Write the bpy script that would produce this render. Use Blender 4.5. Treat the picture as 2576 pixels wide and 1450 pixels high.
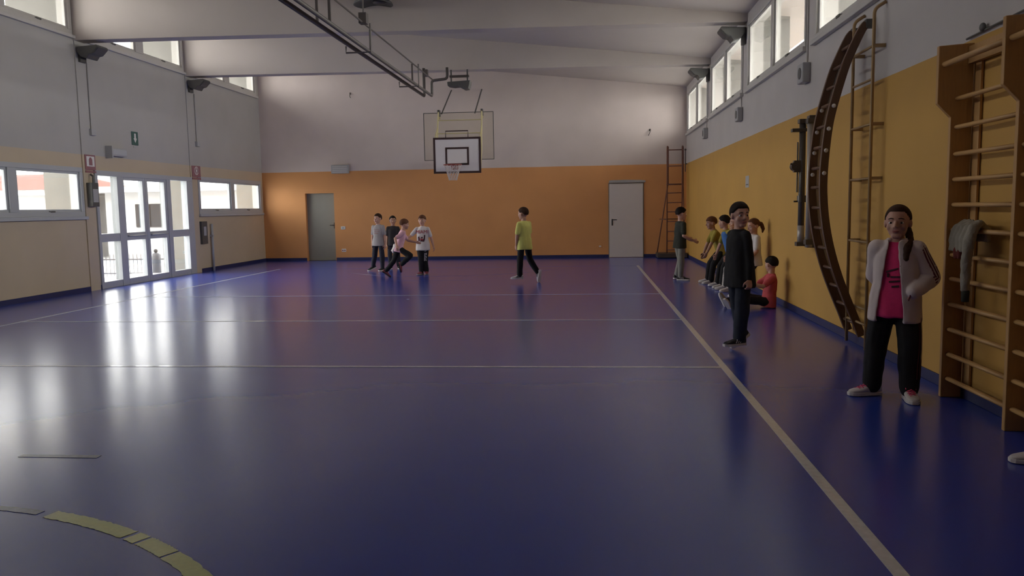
import bpy, bmesh, math, random
from mathutils import Vector, Matrix, noise
from mathutils.bvhtree import BVHTree
random.seed(11)
for o in list(bpy.data.objects):
    bpy.data.objects.remove(o, do_unlink=True)
scene = bpy.context.scene
COL = scene.collection
V = Vector

# ------------------------------------------------------------------ room dimensions (metres)
XL, XR, YF, YB = -9.42, 2.737, 22.643, -3.2
BAYS = [22.643, 18.5, 14.4, 10.3, 6.2, 2.1, -2.0]
ZPAINT = 2.576
def zc(x):                       # underside of the pitched ceiling
    return 6.0 + (x - XL) / (XR - XL) * (4.66 - 6.0)

# ------------------------------------------------------------------ camera
cam_data = bpy.data.cameras.new('camera')
cam_data.sensor_width = 36.0
cam_data.lens = 2006.985 / 2576 * 36
cam_data.clip_start = 0.05
cam_data.clip_end = 400
cam = bpy.data.objects.new('camera', cam_data)
COL.objects.link(cam)
r_ = V((0.99547027, 0.09353874, -0.0170134))
u_ = V((0.00749418, 0.10119178, 0.99483871))
f_ = V((-0.09477757, 0.99045986, -0.10003242))
M = Matrix(((r_.x, u_.x, -f_.x, 0), (r_.y, u_.y, -f_.y, 0), (r_.z, u_.z, -f_.z, 1.4418), (0, 0, 0, 1)))
cam.matrix_world = M
scene.camera = cam

# ------------------------------------------------------------------ sky, window portals, exposure
world = bpy.data.worlds.new('world')
scene.world = world
world.use_nodes = True
bg = world.node_tree.nodes['Background']
bg.inputs[0].default_value = (1.0, 0.98, 0.96, 1)
bg.inputs[1].default_value = 1.0
EXPOSURE = 3.8
scene.view_settings.view_transform = 'Standard'
scene.view_settings.look = 'None'
scene.view_settings.gamma = 1.0
scene.view_settings.exposure = EXPOSURE
scene.view_settings.use_curve_mapping = False

def portal(name, x, y0, y1, z0, z1, inward):
    l = bpy.data.lights.new(name, 'AREA')
    l.shape = 'RECTANGLE'
    l.size = y1 - y0
    l.size_y = z1 - z0
    l.cycles.is_portal = True
    o = bpy.data.objects.new(name, l)
    COL.objects.link(o)
    o.location = (x, (y0 + y1) / 2, (z0 + z1) / 2)
    d = V((inward, 0, 0))
    xa = V((0, 1, 0)) * (1 if inward > 0 else -1)
    za = -d
    ya = za.cross(xa)
    o.matrix_world = Matrix(((xa.x, ya.x, za.x, o.location.x), (xa.y, ya.y, za.y, o.location.y), (xa.z, ya.z, za.z, o.location.z), (0, 0, 0, 1)))
for i in range(len(BAYS) - 1):
    y1, y0 = BAYS[i] - .12, BAYS[i + 1] + .2
    if i <= 4: portal('window_portal', XR + .28, y0, y1, 3.4, 4.5, -1)
    if i <= 4: portal('window_portal', XL - .28, y0, y1, 4.72, 5.75, 1)
    if i == 1:
        portal('door_portal', XL - .28, y0, y1, 0.0, 2.25, 1)
    elif i <= 2:
        portal('window_portal', XL - .28, y0, y1, 1.42, 2.3, 1)

# ------------------------------------------------------------------ materials
def nt(name):
    m = bpy.data.materials.new(name)
    m.use_nodes = True
    t = m.node_tree
    return m, t, t.nodes, t.links, t.nodes['Principled BSDF']

def mat(name, c, rough=.6, metal=0.0, var=.06, scale=8.0, bump=0.0, bscale=60.0, spec=.5, coat=0.0, stretch=None):
    m, t, N, L, b = nt(name)
    b.inputs['Roughness'].default_value = rough
    b.inputs['Metallic'].default_value = metal
    b.inputs['Specular IOR Level'].default_value = spec
    b.inputs['Coat Weight'].default_value = coat
    tc = N.new('ShaderNodeTexCoord')
    src = tc.outputs['Object']
    if stretch:
        mp = N.new('ShaderNodeMapping')
        mp.inputs['Scale'].default_value = stretch
        L.new(src, mp.inputs[0])
        src = mp.outputs[0]
    nz = N.new('ShaderNodeTexNoise')
    nz.inputs['Scale'].default_value = scale
    nz.inputs['Detail'].default_value = 5
    L.new(src, nz.inputs['Vector'])
    mx = N.new('ShaderNodeMix')
    mx.data_type = 'RGBA'
    mx.inputs[6].default_value = tuple(max(0, v * (1 - var)) for v in c) + (1,)
    mx.inputs[7].default_value = tuple(min(1, v * (1 + var)) for v in c) + (1,)
    L.new(nz.outputs['Fac'], mx.inputs[0])
    L.new(mx.outputs[2], b.inputs['Base Color'])
    if bump > 0:
        n2 = N.new('ShaderNodeTexNoise')
        n2.inputs['Scale'].default_value = bscale
        n2.inputs['Detail'].default_value = 3
        L.new(src, n2.inputs['Vector'])
        bp = N.new('ShaderNodeBump')
        bp.inputs['Strength'].default_value = bump
        bp.inputs['Distance'].default_value = .01
        L.new(n2.outputs['Fac'], bp.inputs['Height'])
        L.new(bp.outputs[0], b.inputs['Normal'])
    return m

def wall_mat(name, low, high, z=ZPAINT):
    m, t, N, L, b = nt(name)
    b.inputs['Roughness'].default_value = .62
    b.inputs['Specular IOR Level'].default_value = .35
    g = N.new('ShaderNodeNewGeometry')
    sx = N.new('ShaderNodeSeparateXYZ')
    L.new(g.outputs['Position'], sx.inputs[0])
    nz = N.new('ShaderNodeTexNoise')
    nz.inputs['Scale'].default_value = 1.3
    nz.inputs['Detail'].default_value = 6
    L.new(g.outputs['Position'], nz.inputs['Vector'])
    wob = N.new('ShaderNodeMath'); wob.operation = 'MULTIPLY_ADD'
    wob.inputs[1].default_value = .012
    L.new(nz.outputs['Fac'], wob.inputs[0]); L.new(sx.outputs['Z'], wob.inputs[2])
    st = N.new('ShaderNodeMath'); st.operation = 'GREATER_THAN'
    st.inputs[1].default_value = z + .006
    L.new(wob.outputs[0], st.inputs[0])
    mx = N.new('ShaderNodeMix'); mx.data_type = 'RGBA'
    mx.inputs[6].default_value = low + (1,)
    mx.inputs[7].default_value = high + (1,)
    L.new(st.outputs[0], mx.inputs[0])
    m2 = N.new('ShaderNodeMix'); m2.data_type = 'RGBA'; m2.blend_type = 'MULTIPLY'
    m2.inputs[0].default_value = .18
    L.new(mx.outputs[2], m2.inputs[6]); L.new(nz.outputs['Fac'], m2.inputs[7])
    L.new(m2.outputs[2], b.inputs['Base Color'])
    n2 = N.new('ShaderNodeTexNoise'); n2.inputs['Scale'].default_value = 140
    L.new(g.outputs['Position'], n2.inputs['Vector'])
    bp = N.new('ShaderNodeBump'); bp.inputs['Strength'].default_value = .08; bp.inputs['Distance'].default_value = .005
    L.new(n2.outputs['Fac'], bp.inputs['Height']); L.new(bp.outputs[0], b.inputs['Normal'])
    return m

def glass_mat(name, tint=(.95, .96, .95), refl=1.0, haze=0.0, hazecol=(.6, .6, .5)):
    m, t, N, L, b = nt(name)
    N.remove(b)
    out = N['Material Output']
    tr = N.new('ShaderNodeBsdfTransparent'); tr.inputs[0].default_value = tint + (1,)
    gl = N.new('ShaderNodeBsdfGlossy'); gl.inputs['Roughness'].default_value = .02
    fr = N.new('ShaderNodeFresnel'); fr.inputs[0].default_value = 1.45
    mu = N.new('ShaderNodeMath'); mu.operation = 'MULTIPLY'; mu.inputs[1].default_value = .7 * refl
    L.new(fr.outputs[0], mu.inputs[0])
    ms = N.new('ShaderNodeMixShader')
    L.new(mu.outputs[0], ms.inputs[0]); L.new(tr.outputs[0], ms.inputs[1]); L.new(gl.outputs[0], ms.inputs[2])
    last = ms
    if haze > 0:
        df = N.new('ShaderNodeBsdfDiffuse'); df.inputs[0].default_value = hazecol + (1,)
        m2 = N.new('ShaderNodeMixShader'); m2.inputs[0].default_value = haze
        L.new(ms.outputs[0], m2.inputs[1]); L.new(df.outputs[0], m2.inputs[2])
        last = m2
    L.new(last.outputs[0], out.inputs[0])
    return m

def floor_mat():
    m, t, N, L, b = nt('blue_vinyl')
    g = N.new('ShaderNodeNewGeometry')
    n1 = N.new('ShaderNodeTexNoise'); n1.inputs['Scale'].default_value = .9; n1.inputs['Detail'].default_value = 2
    L.new(g.outputs['Position'], n1.inputs['Vector'])
    mx = N.new('ShaderNodeMix'); mx.data_type = 'RGBA'
    mx.inputs[6].default_value = (.024, .060, .41, 1)
    mx.inputs[7].default_value = (.028, .068, .46, 1)
    L.new(n1.outputs['Fac'], mx.inputs[0])
    L.new(mx.outputs[2], b.inputs['Base Color'])
    rr = N.new('ShaderNodeMapRange'); rr.inputs[3].default_value = .24; rr.inputs[4].default_value = .25
    L.new(n1.outputs['Fac'], rr.inputs[0]); L.new(rr.outputs[0], b.inputs['Roughness'])
    b.inputs['Specular IOR Level'].default_value = .5
    b.inputs['Coat Weight'].default_value = .35
    b.inputs['Coat Roughness'].default_value = .2
    return m

WHITEWALL = (.62, .58, .56)
MT = dict(
    wall_far=wall_mat('wall_far_lit_paint', (.76, .36, .135), (.72, .62, .575)),  # paint lightened and warmed to stand in for stronger light here
    wall_right=wall_mat('wall_right_paint', (.62, .355, .085), WHITEWALL),
    wall_left=wall_mat('wall_left_lit_paint', (.62, .515, .37), (.50, .485, .46)),  # glare put into the pale lower tone, dimmer light into the upper
    ceiling=mat('ceiling_plaster', (.54, .48, .44), .75, var=.04, scale=2, bump=.05),
    render=mat('outside_render', (.25, .245, .225), .85, var=.08, scale=3, bump=.2),
    floor=floor_mat(),
    base=mat('baseboard_blue', (.022, .028, .105), .45),
    frame=mat('window_frame_grey', (.46, .48, .50), .4, var=.03),
    framew=mat('clerestory_frame', (.55, .53, .50), .5, var=.04),
    glass=glass_mat('window_glass'),
    plexi=glass_mat('yellowed_plexiglass', (.985, .98, .95), .6, .07, (.62, .58, .46)),
    line=mat('court_line_white', (.70, .70, .72), .25, var=.2, scale=30, coat=.3),
    linef=mat('court_line_faint', (.16, .17, .27), .25, var=.3, scale=30, coat=.3),
    tape=mat('court_arc_yellow', (.64, .70, .27), .3, var=.12, scale=40, coat=.2),
    greydoor=mat('grey_door_paint', (.29, .28, .24), .5, var=.04),
    whitedoor=mat('white_door_paint', (.70, .64, .60), .45, var=.03),
    darkmetal=mat('dark_metal', (.12, .105, .095), .45, .6),
    lampmetal=mat('lamp_housing', (.12, .118, .11), .5, .3),
    black=mat('black_plastic', (.012, .012, .014), .5),
    greypl=mat('grey_plastic', (.42, .42, .42), .5),
    white=mat('white_plastic', (.75, .73, .70), .45, var=.02),
    red=mat('sign_red', (.30, .13, .14), .5),
    green=mat('sign_green', (.05, .12, .10), .5),
    pipe=mat('pipe_brown_grey', (.115, .10, .092), .5, .2),
    wood=mat('pale_wood', (.50, .28, .10), .5, var=.18, scale=6, stretch=(12, 12, 1.2)),
    woodrung=mat('pale_wood_rung', (.58, .34, .13), .45, var=.15, scale=6, stretch=(12, 1.2, 12)),
    darkwood=mat('dark_wood', (.13, .065, .035), .45, var=.25, scale=6, stretch=(10, 10, 1.5)),
    metalpaint=mat('painted_metal', (.40, .26, .12), .5, .1),
    greytube=mat('grey_tube', (.42, .38, .34), .4, .3),
    ladmetal=mat('ladder_metal', (.20, .085, .06), .5, .2),
    board=mat('board_white', (.78, .74, .75), .4, var=.02),
    boardedge=mat('board_border', (.05, .022, .022), .5),
    rim=mat('rim_red', (.28, .06, .045), .45, .2),
    net=mat('net_cord', (.62, .56, .54), .8),
    yellowtube=mat('pale_yellow_tube', (.62, .55, .30), .45, .1),
    skin=mat('skin_light', (.56, .31, .23), .55, var=.05, scale=20),
    skin2=mat('skin_tan', (.42, .22, .15), .55, var=.05, scale=20),
    lip=mat('lip', (.40, .13, .12), .5),
    eyew=mat('eye_white', (.7, .68, .66), .3, var=.01),
    iris=mat('eye_dark', (.03, .018, .012), .2),
    hairbrown=mat('hair_brown', (.055, .026, .016), .7, var=.4, scale=60, spec=.15, stretch=(6, 6, 1)),
    hairdark=mat('hair_dark', (.018, .012, .010), .7, var=.4, scale=60, spec=.15, stretch=(6, 6, 1)),
    hairwarm=mat('hair_chestnut', (.13, .055, .030), .7, var=.4, scale=60, spec=.15, stretch=(6, 6, 1)),
    greytee=mat('grey_cotton', (.36, .33, .33), .9, var=.1, scale=25, bump=.2, bscale=220),
    darktee=mat('dark_cotton', (.035, .03, .033), .9, var=.15, scale=25),
    greentee=mat('dark_green_cotton', (.032, .034, .024), .9, var=.2, scale=25),
    pinktee=mat('pink_white_cotton', (.72, .42, .50), .9, var=.28, scale=9),
    whitetee=mat('white_cotton', (.68, .63, .62), .9, var=.06, scale=25),
    yellowtee=mat('lime_cotton', (.66, .66, .19), .9, var=.08, scale=25),
    olivetee=mat('mustard_cotton', (.32, .25, .04), .9, var=.15, scale=25),
    bluevest=mat('blue_cotton', (.06, .16, .42), .9, var=.1, scale=25),
    patterntee=mat('patterned_cotton', (.48, .44, .42), .9, var=.75, scale=45),
    redtee=mat('coral_cotton', (.56, .085, .10), .9, var=.12, scale=25),
    hotpink=mat('hot_pink_cotton', (.85, .045, .20), .85, var=.10, scale=40),
    blackcloth=mat('black_fabric', (.010, .009, .011), .9, var=.25, scale=30),
    navy=mat('navy_fabric', (.022, .022, .036), .9, var=.2, scale=30),
    jeans=mat('dark_denim', (.014, .020, .040), .85, var=.35, scale=20, bump=.15, bscale=300),
    greytrouser=mat('grey_jersey', (.26, .25, .22), .9, var=.12, scale=30),
    whitejkt=mat('white_jersey', (.66, .56, .54), .8, var=.05, scale=20, bump=.15, bscale=200),
    stripe=mat('dark_red_stripe', (.14, .022, .038), .8),
    stripe2=mat('trouser_red_stripe', (.085, .012, .012), .8),
    shoew=mat('shoe_white', (.62, .58, .57), .6, var=.05),
    shoeb=mat('shoe_black', (.018, .016, .018), .6),
    shoegrey=mat('shoe_grey', (.22, .20, .20), .6),
    shoered=mat('shoe_dark_red', (.20, .035, .05), .6),
    lace=mat('pink_lace', (.75, .08, .20), .7),
    sole=mat('sole_white', (.66, .62, .60), .6),
    print_red=mat('print_red', (.42, .06, .07), .8),
    print_faint=mat('print_faint_red', (.34, .23, .23), .8),
    print_dark=mat('print_dark', (.06, .02, .03), .8),
    print_white=mat('print_white', (.62, .58, .58), .8),
    sweat=mat('grey_sweatshirt', (.30, .27, .22), .9, var=.1, scale=20, bump=.25, bscale=160),
    sweatred=mat('sweatshirt_red_lining', (.16, .03, .025), .9, var=.15, scale=30),
    concrete=mat('outside_concrete', (.52, .52, .51), .9, var=.1, scale=2),
    housewall=mat('house_wall', (.52, .52, .52), .85, var=.03),
    rooftile=mat('roof_tiles', (.16, .055, .042), .8, var=.35, scale=7, bump=.6, bscale=14),
    shutter=mat('shutter_grey', (.020, .022, .026), .6),
    fence=mat('fence_paint', (.075, .08, .095), .5, .2),
)

# ------------------------------------------------------------------ mesh helpers
class MB:
    def __init__(s): s.v = []; s.f = []
    def add(s, vs, fs):
        n = len(s.v)
        s.v += [tuple(p) for p in vs]
        s.f += [tuple(i + n for i in f) for f in fs]
        return s
    def box(s, x0, x1, y0, y1, z0, z1):
        x0, x1 = min(x0, x1), max(x0, x1); y0, y1 = min(y0, y1), max(y0, y1); z0, z1 = min(z0, z1), max(z0, z1)
        return s.add([(x0, y0, z0), (x1, y0, z0), (x1, y1, z0), (x0, y1, z0), (x0, y0, z1), (x1, y0, z1), (x1, y1, z1), (x0, y1, z1)],
                     [(3, 2, 1, 0), (4, 5, 6, 7), (0, 1, 5, 4), (1, 2, 6, 5), (2, 3, 7, 6), (3, 0, 4, 7)])
    def loft(s, rings, cap=True):
        n = len(rings[0]); base = len(s.v)
        for r in rings: s.v += [tuple(p) for p in r]
        for i in range(len(rings) - 1):
            for k in range(n):
                a = base + i * n + k; b = base + i * n + (k + 1) % n
                s.f.append((a, b, b + n, a + n))
        if cap:
            s.f.append(tuple(base + k for k in reversed(range(n))))
            s.f.append(tuple(base + (len(rings) - 1) * n + k for k in range(n)))
        return s
    def prism(s, poly, axis, a, b):
        # poly: 2-D points; axis 0: (y,z) along x, 1: (x,z) along y, 2: (x,y) along z
        def p(q, t):
            return ((t, q[0], q[1]), (q[0], t, q[1]), (q[0], q[1], t))[axis]
        r0 = [p(q, a) for q in poly]; r1 = [p(q, b) for q in poly]
        return s.loft([r0, r1])
    def ring(s, c, ax, ay, rx, ry, n=14, pw=2.0):
        out = []
        for k in range(n):
            t = 2 * math.pi * k / n
            ct, st = math.cos(t), math.sin(t)
            ex = math.copysign(abs(ct) ** (2 / pw), ct); ey = math.copysign(abs(st) ** (2 / pw), st)
            out.append(c + ax * (rx * ex) + ay * (ry * ey))
        return out
    def tube(s, pts, r, n=10, closed=False):
        pts = [V(p) for p in pts]
        rings = []; prev = None
        m = len(pts)
        for i, p in enumerate(pts):
            if closed: d = pts[(i + 1) % m] - pts[i - 1]
            else: d = pts[min(i + 1, m - 1)] - pts[max(i - 1, 0)]
            d.normalize()
            if prev is None:
                a = d.orthogonal().normalized()
            else:
                a = (prev - d * prev.dot(d)).normalized()
            prev = a
            rr = r[i] if isinstance(r, (list, tuple)) else r
            rings.append(s.ring(p, a, d.cross(a), rr, rr, n))
        if closed:
            n0 = len(s.v); s.loft(rings, cap=False)
            k = len(rings)
            best = 0
            for j in range(n):
                s.f.append((n0 + (k - 1) * n + j, n0 + (k - 1) * n + (j + 1) % n, n0 + (j + 1) % n, n0 + j))
        else:
            s.loft(rings)
        return s
    def cyl(s, a, b, ra, rb=None, n=12): return s.tube([a, b], [ra, ra if rb is None else rb], n)
    def caps(s, a, b, ra, rb, n=12):
        a, b = V(a), V(b); d = b - a
        L = d.length
        d = d / L if L > 1e-6 else V((0, 0, 1))
        x = d.orthogonal().normalized(); y = d.cross(x)
        rings = []
        for t in (-.98, -.8, -.5, 0):
            rings.append(s.ring(a + d * (ra * t), x, y, ra * math.sqrt(max(0, 1 - t * t)), ra * math.sqrt(max(0, 1 - t * t)), n))
        for t in (0, .5, .8, .98):
            q = math.sqrt(1 - t * t)
            rings.append(s.ring(b + d * (rb * t), x, y, rb * q, rb * q, n))
        return s.loft(rings)
    def ell(s, c, ax, ay, az, rx, ry, rz, n=16, m=10):
        rings = []
        for i in range(m + 1):
            t = -.985 + 1.97 * i / m
            t = math.sin(t * math.pi / 2)
            q = math.sqrt(max(0.0, 1 - t * t))
            rings.append(s.ring(c + az * (rz * t), ax, ay, rx * q, ry * q, n))
        return s.loft(rings)
    def lathe(s, c, prof, n=24, axis=None):
        ax = V((1, 0, 0)); ay = V((0, 1, 0)); az = V((0, 0, 1))
        if axis is not None:
            az = V(axis).normalized(); ax = az.orthogonal().normalized(); ay = az.cross(ax)
        return s.loft([s.ring(V(c) + az * z, ax, ay, r, r, n) for r, z in prof])
    def mesh(s, name):
        me = bpy.data.meshes.new(name)
        me.from_pydata(s.v, [], s.f)
        bm = bmesh.new(); bm.from_mesh(me)
        bmesh.ops.recalc_face_normals(bm, faces=bm.faces)
        bm.to_mesh(me); bm.free()
        return me
    def build(s, name, material, parent=None, smooth=False, bevel=0):
        return link(name, s.mesh(name), material, parent, smooth, bevel)

def link(name, me, material, parent=None, smooth=False, bevel=0, label=None):
    o = bpy.data.objects.new(name, me)
    COL.objects.link(o)
    me.materials.clear()
    me.materials.append(MT[material] if isinstance(material, str) else material)
    if smooth:
        for p in me.polygons: p.use_smooth = True
    if parent is not None: o.parent = parent
    if bevel:
        md = o.modifiers.new('bevel', 'BEVEL'); md.width = bevel; md.segments = 2; md.limit_method = 'ANGLE'
    if label: o['label'] = label
    return o

def tag(o, label, cat, group=None, kind=None):
    o['label'] = label
    o['category'] = cat
    if group: o['group'] = group
    if kind: o['kind'] = kind
    return o

def empty(name, loc=(0, 0, 0), rz=0.0):
    o = bpy.data.objects.new(name, None)
    COL.objects.link(o)
    o.location = loc
    o.rotation_euler = (0, 0, rz)
    o.empty_display_size = .1
    return o

def copy_tree(o, parent=None):
    c = o.copy(); COL.objects.link(c); c.parent = parent
    for ch in list(o.children): copy_tree(ch, c)
    return c

# ------------------------------------------------------------------ floor and court lines
floor = tag(MB().box(XL - .3, XR + .3, YB - .2, YF + .3, -.6, 0).build('floor', 'floor'), 'glossy dark blue vinyl sports floor of the gym hall', 'floor', kind='structure')
def strip(x0, x1, y0, y1, m='line', z=.0025):
    return MB().box(x0, x1, y0, y1, .0002, z).build('court_line', m, floor)
def lin(x, m='line', w=.052, y0=.85, y1=19.46): return strip(x - w / 2, x + w / 2, y0, y1, m)
lin(1.198, 'line', .062)
lin(-7.737, 'line', .05)
for y, w in ((13.165, .05), (10.14, .055), (7.122, .055)):
    strip(-7.712, 1.167, y - w / 2, y + w / 2, 'line', .002)
strip(-7.712, 1.167, 19.41, 19.45, 'linef', .002)
strip(-3.9, -2.4, 15.9, 15.94, 'linef', .002)
strip(-3.42, -2.92, 4.37, 4.42, 'linef', .002)
def arc(cx, cy, r, a0, a1, w, m, n=40, z=.002):
    b = MB(); rings = []
    for i in range(n + 1):
        a = math.radians(a0 + (a1 - a0) * i / n)
        d = V((math.cos(a), math.sin(a), 0)); c = V((cx, cy, 0))
        j = 0.006 * noise.noise((i * .9, r, a0))
        p = c + d * (r - w / 2 + j); q = c + d * (r + w / 2 + j)
        rings.append([p + V((0, 0, .0002)), q + V((0, 0, .0002)), q + V((0, 0, z)), p + V((0, 0, z))])
    return b.loft(rings).build('court_arc', m, floor)
for a0, a1 in ((30.0, 53.2), (53.5, 58.6), (59.0, 60.8), (61.4, 74.5)):
    arc(-3.27, 1.10, 2.50, a0, a1, .085, 'tape')
arc(-3.27, 1.10, 2.50, 76, 88, .05, 'linef')
arc(-3.27, 19.6, 2.66, 205, 335, .045, 'linef', 60)
# worn smear on the centre line
b = MB(); b.lathe((-4.35, 10.13, .0005), [(.0, 0), (.11, .0005), (.11, .0025), (.0, .003)], 16); b.v = [(-4.35 + (x + 4.35) * 1.2, 10.13 + (y - 10.13) * .5, z) for x, y, z in b.v]
b.build('paint_smear', 'line', floor)

# ------------------------------------------------------------------ walls
def wall_along_y(x0, x1, ops, ztop, name, m):
    ys = sorted(set([YB, YF] + [v for o in ops for v in o[:2]]))
    b = MB()
    for a, c in zip(ys[:-1], ys[1:]):
        cov = sorted([(o[2], o[3]) for o in ops if o[0] <= a + 1e-6 and o[1] >= c - 1e-6])
        z = -.6
        for z0, z1 in cov:
            if z0 > z: b.box(x0, x1, a, c, z, z0)
            z = z1
        b.box(x0, x1, a, c, z, ztop)
    return b.build(name, m)
opsL, opsR = [], []
for i in range(6):
    y1, y0 = BAYS[i], BAYS[i + 1]
    if i == 1: opsL.append((14.62, 18.42, 0.0, 2.28))
    elif i <= 2: opsL.append((y0 + .24, y1 - .14, 1.42, 2.33))
    if i <= 4:
        opsL.append((y0 + .24, y1 - .16, 4.74, 5.78))
        opsR.append((y0 + .2, y1 - .2, 3.38, 4.5))
wl = tag(wall_along_y(XL - .25, XL, opsL, 6.05, 'wall_left', 'wall_left'), 'long left wall in two-tone paint, glare put into its paler lower colour, with glass door', 'wall', kind='structure')
wr = tag(wall_along_y(XR, XR + .25, opsR, 4.68, 'wall_right', 'wall_right'), 'long right wall painted ochre below and white above under high windows', 'wall', kind='structure')
b = MB()
b.box(XL - .25, -8.17, YF, YF + .25, -.6, 4.5); b.box(-8.17, -7.28, YF, YF + .25, 1.975, 4.5); b.box(-7.28, XR + .25, YF, YF + .25, -.6, 4.5)
b.box(-8.17, -7.28, YF, YF + .25, -.6, 0)
b.prism([(XL - .25, 4.5), (XR + .25, 4.5), (XR + .25, zc(XR + .25) + .1), (XL - .25, zc(XL - .25) + .1)], 1, YF, YF + .25)
tag(b.build('wall_far', 'wall_far'), 'far end wall painted orange below and white above behind the basket', 'wall', kind='structure')
b = MB(); b.prism([(XL - .25, -.6), (XR + .25, -.6), (XR + .25, zc(XR + .25) + .1), (XL - .25, zc(XL - .25) + .1)], 1, YB - .2, YB)
tag(b.build('wall_back', 'wall_far'), 'end wall of the hall behind the photographer', 'wall', kind='structure')
# ceiling with tapering beams
b = MB(); b.prism([(XL - 1.9, zc(XL - 1.9)), (XR + 1.35, zc(XR + 1.35)), (XR + 1.35, zc(XR + 1.35) + .25), (XL - 1.9, zc(XL - 1.9) + .25)], 1, YB - .2, YF + .5)  # eaves past the walls deepened to keep sky light out of the hall
ceil = tag(b.build('ceiling', 'ceiling'), 'pitched white plaster ceiling crossed by deep concrete beams', 'ceiling', kind='structure')
for yb in BAYS[1:]:
    b = MB(); b.prism([(XL, 4.655), (XR, 4.53), (XR, zc(XR) + .02), (XL, zc(XL) + .02)], 1, yb - .13, yb + .17)
    b.build('beam', 'ceiling', ceil, bevel=.008)
# pilasters inside and fins outside carry the beams
for yb in BAYS[1:]:
    MB().box(XL, XL + .02, yb - .12, yb + .18, 0, 4.66).build('pilaster', 'wall_left', wl)
for yb in [YF + .1] + BAYS[1:]:
    b = MB(); b.prism([(XL - .25, -.6), (XL - .25, zc(XL - .25)), (XL - 1.28, zc(XL - 1.28)), (XL - 1.28, 4.2), (XL - .78, 3.6), (XL - .78, -.6)], 1, yb - .12, yb + .15)
    b.build('outside_fin', 'render', wl)
    b = MB(); b.prism([(XR + .25, -.6), (XR + .25, zc(XR + .25)), (XR + .7, zc(XR + .7)), (XR + .7, -.6)], 1, yb - .13, yb + .13)
    b.build('outside_fin', 'render', wr)
# baseboards
def bb(name, *a):
    return tag(MB().box(*a).build(name, 'base', bevel=.004), 'dark blue skirting strip along the ' + name.split('_')[1] + ' wall', 'baseboard', kind='structure')
b = MB(); b.box(XL + .001, XL + .016, YB, 14.62, 0, .088); b.box(XL + .001, XL + .016, 18.42, YF, 0, .088)
tag(b.build('baseboard_left', 'base'), 'dark blue skirting strip along the left wall', 'baseboard', kind='structure')
b = MB(); b.box(XL, -8.17, YF - .016, YF - .001, 0, .086); b.box(-7.28, .59, YF - .016, YF - .001, 0, .086); b.box(1.57, XR, YF - .016, YF - .001, 0, .086)
tag(b.build('baseboard_far', 'base'), 'dark blue skirting strip along the far orange wall', 'baseboard', kind='structure')
bb('baseboard_right', XR - .016, XR - .001, YB, YF - .016, 0, .088)

# ------------------------------------------------------------------ windows
wn = [0]
def window(x, s, y0, y1, z0, z1, label, fm, fw=.07, mw=.13, sill=True, gap=.0):
    # s: +1 room lies towards +x
    wn[0] += 1
    w = empty('window_%d' % wn[0], (x, (y0 + y1) / 2, z0))
    ox, oy, oz = x, (y0 + y1) / 2, z0
    def put(name, m, *a, bv=.006):
        a = (a[0] - ox, a[1] - ox, a[2] - oy, a[3] - oy, a[4] - oz, a[5] - oz)
        return MB().box(*a).build(name, m, w, bevel=bv)
    xi, xo = x + s * .02, x - s * .09
    b = MB()
    for a in ((xi, xo, y0, y1, z0, z0 + fw), (xi, xo, y0, y1, z1 - fw, z1), (xi, xo, y0, y0 + fw, z0 + fw, z1 - fw), (xi, xo, y1 - fw, y1, z0 + fw, z1 - fw)):
        b.box(a[0] - ox, a[1] - ox, a[2] - oy, a[3] - oy, a[4] - oz, a[5] - oz)
    b.build('frame', fm, w, bevel=.006)
    mid = (y0 + y1) / 2
    put('mullion', fm, xi, xo, mid - mw / 2, mid + mw / 2, z0 + fw, z1 - fw)
    for a0, a1 in ((y0 + fw, mid - mw / 2), (mid + mw / 2, y1 - fw)):
        b = MB(); sw = .045
        for q in ((a0, a1, z0 + fw, z0 + fw + sw), (a0, a1, z1 - fw - sw, z1 - fw), (a0, a0 + sw, z0 + fw + sw, z1 - fw - sw), (a1 - sw, a1, z0 + fw + sw, z1 - fw - sw)):
            b.box(x - s * .01 - ox, x - s * .06 - ox, q[0] - oy, q[1] - oy, q[2] - oz, q[3] - oz)
        sh = b.build('sash', fm, w, bevel=.004)
        put('pane', 'glass', x - s * .032, x - s * .038, a0 + sw, a1 - sw, z0 + fw + sw, z1 - fw - sw, bv=0).parent = sh
        c = (a0 + a1) / 2
        put('catch', 'lampmetal', x + s * .03, x - s * .01, c - .06, c + .06, z0 + fw - .01, z0 + fw + .02, bv=.003)
    b = MB()
    for a in ((y0 - .0, y0 + .012, z0, z1), (y1 - .012, y1, z0, z1), (y0, y1, z0, z0 + .012), (y0, y1, z1 - .012, z1)):
        b.box(x - s * .09 - ox, x - s * .249 - ox, a[0] - oy, a[1] - oy, a[2] - oz, a[3] - oz)
    b.build('jamb_lining', 'framew', w)
    if sill:
        put('sill', fm, x + s * .06, x, y0 - .04, y1 + .04, z0 - .06, z0 + .0)
    return tag(w, label, 'window', kind='structure')
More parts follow.
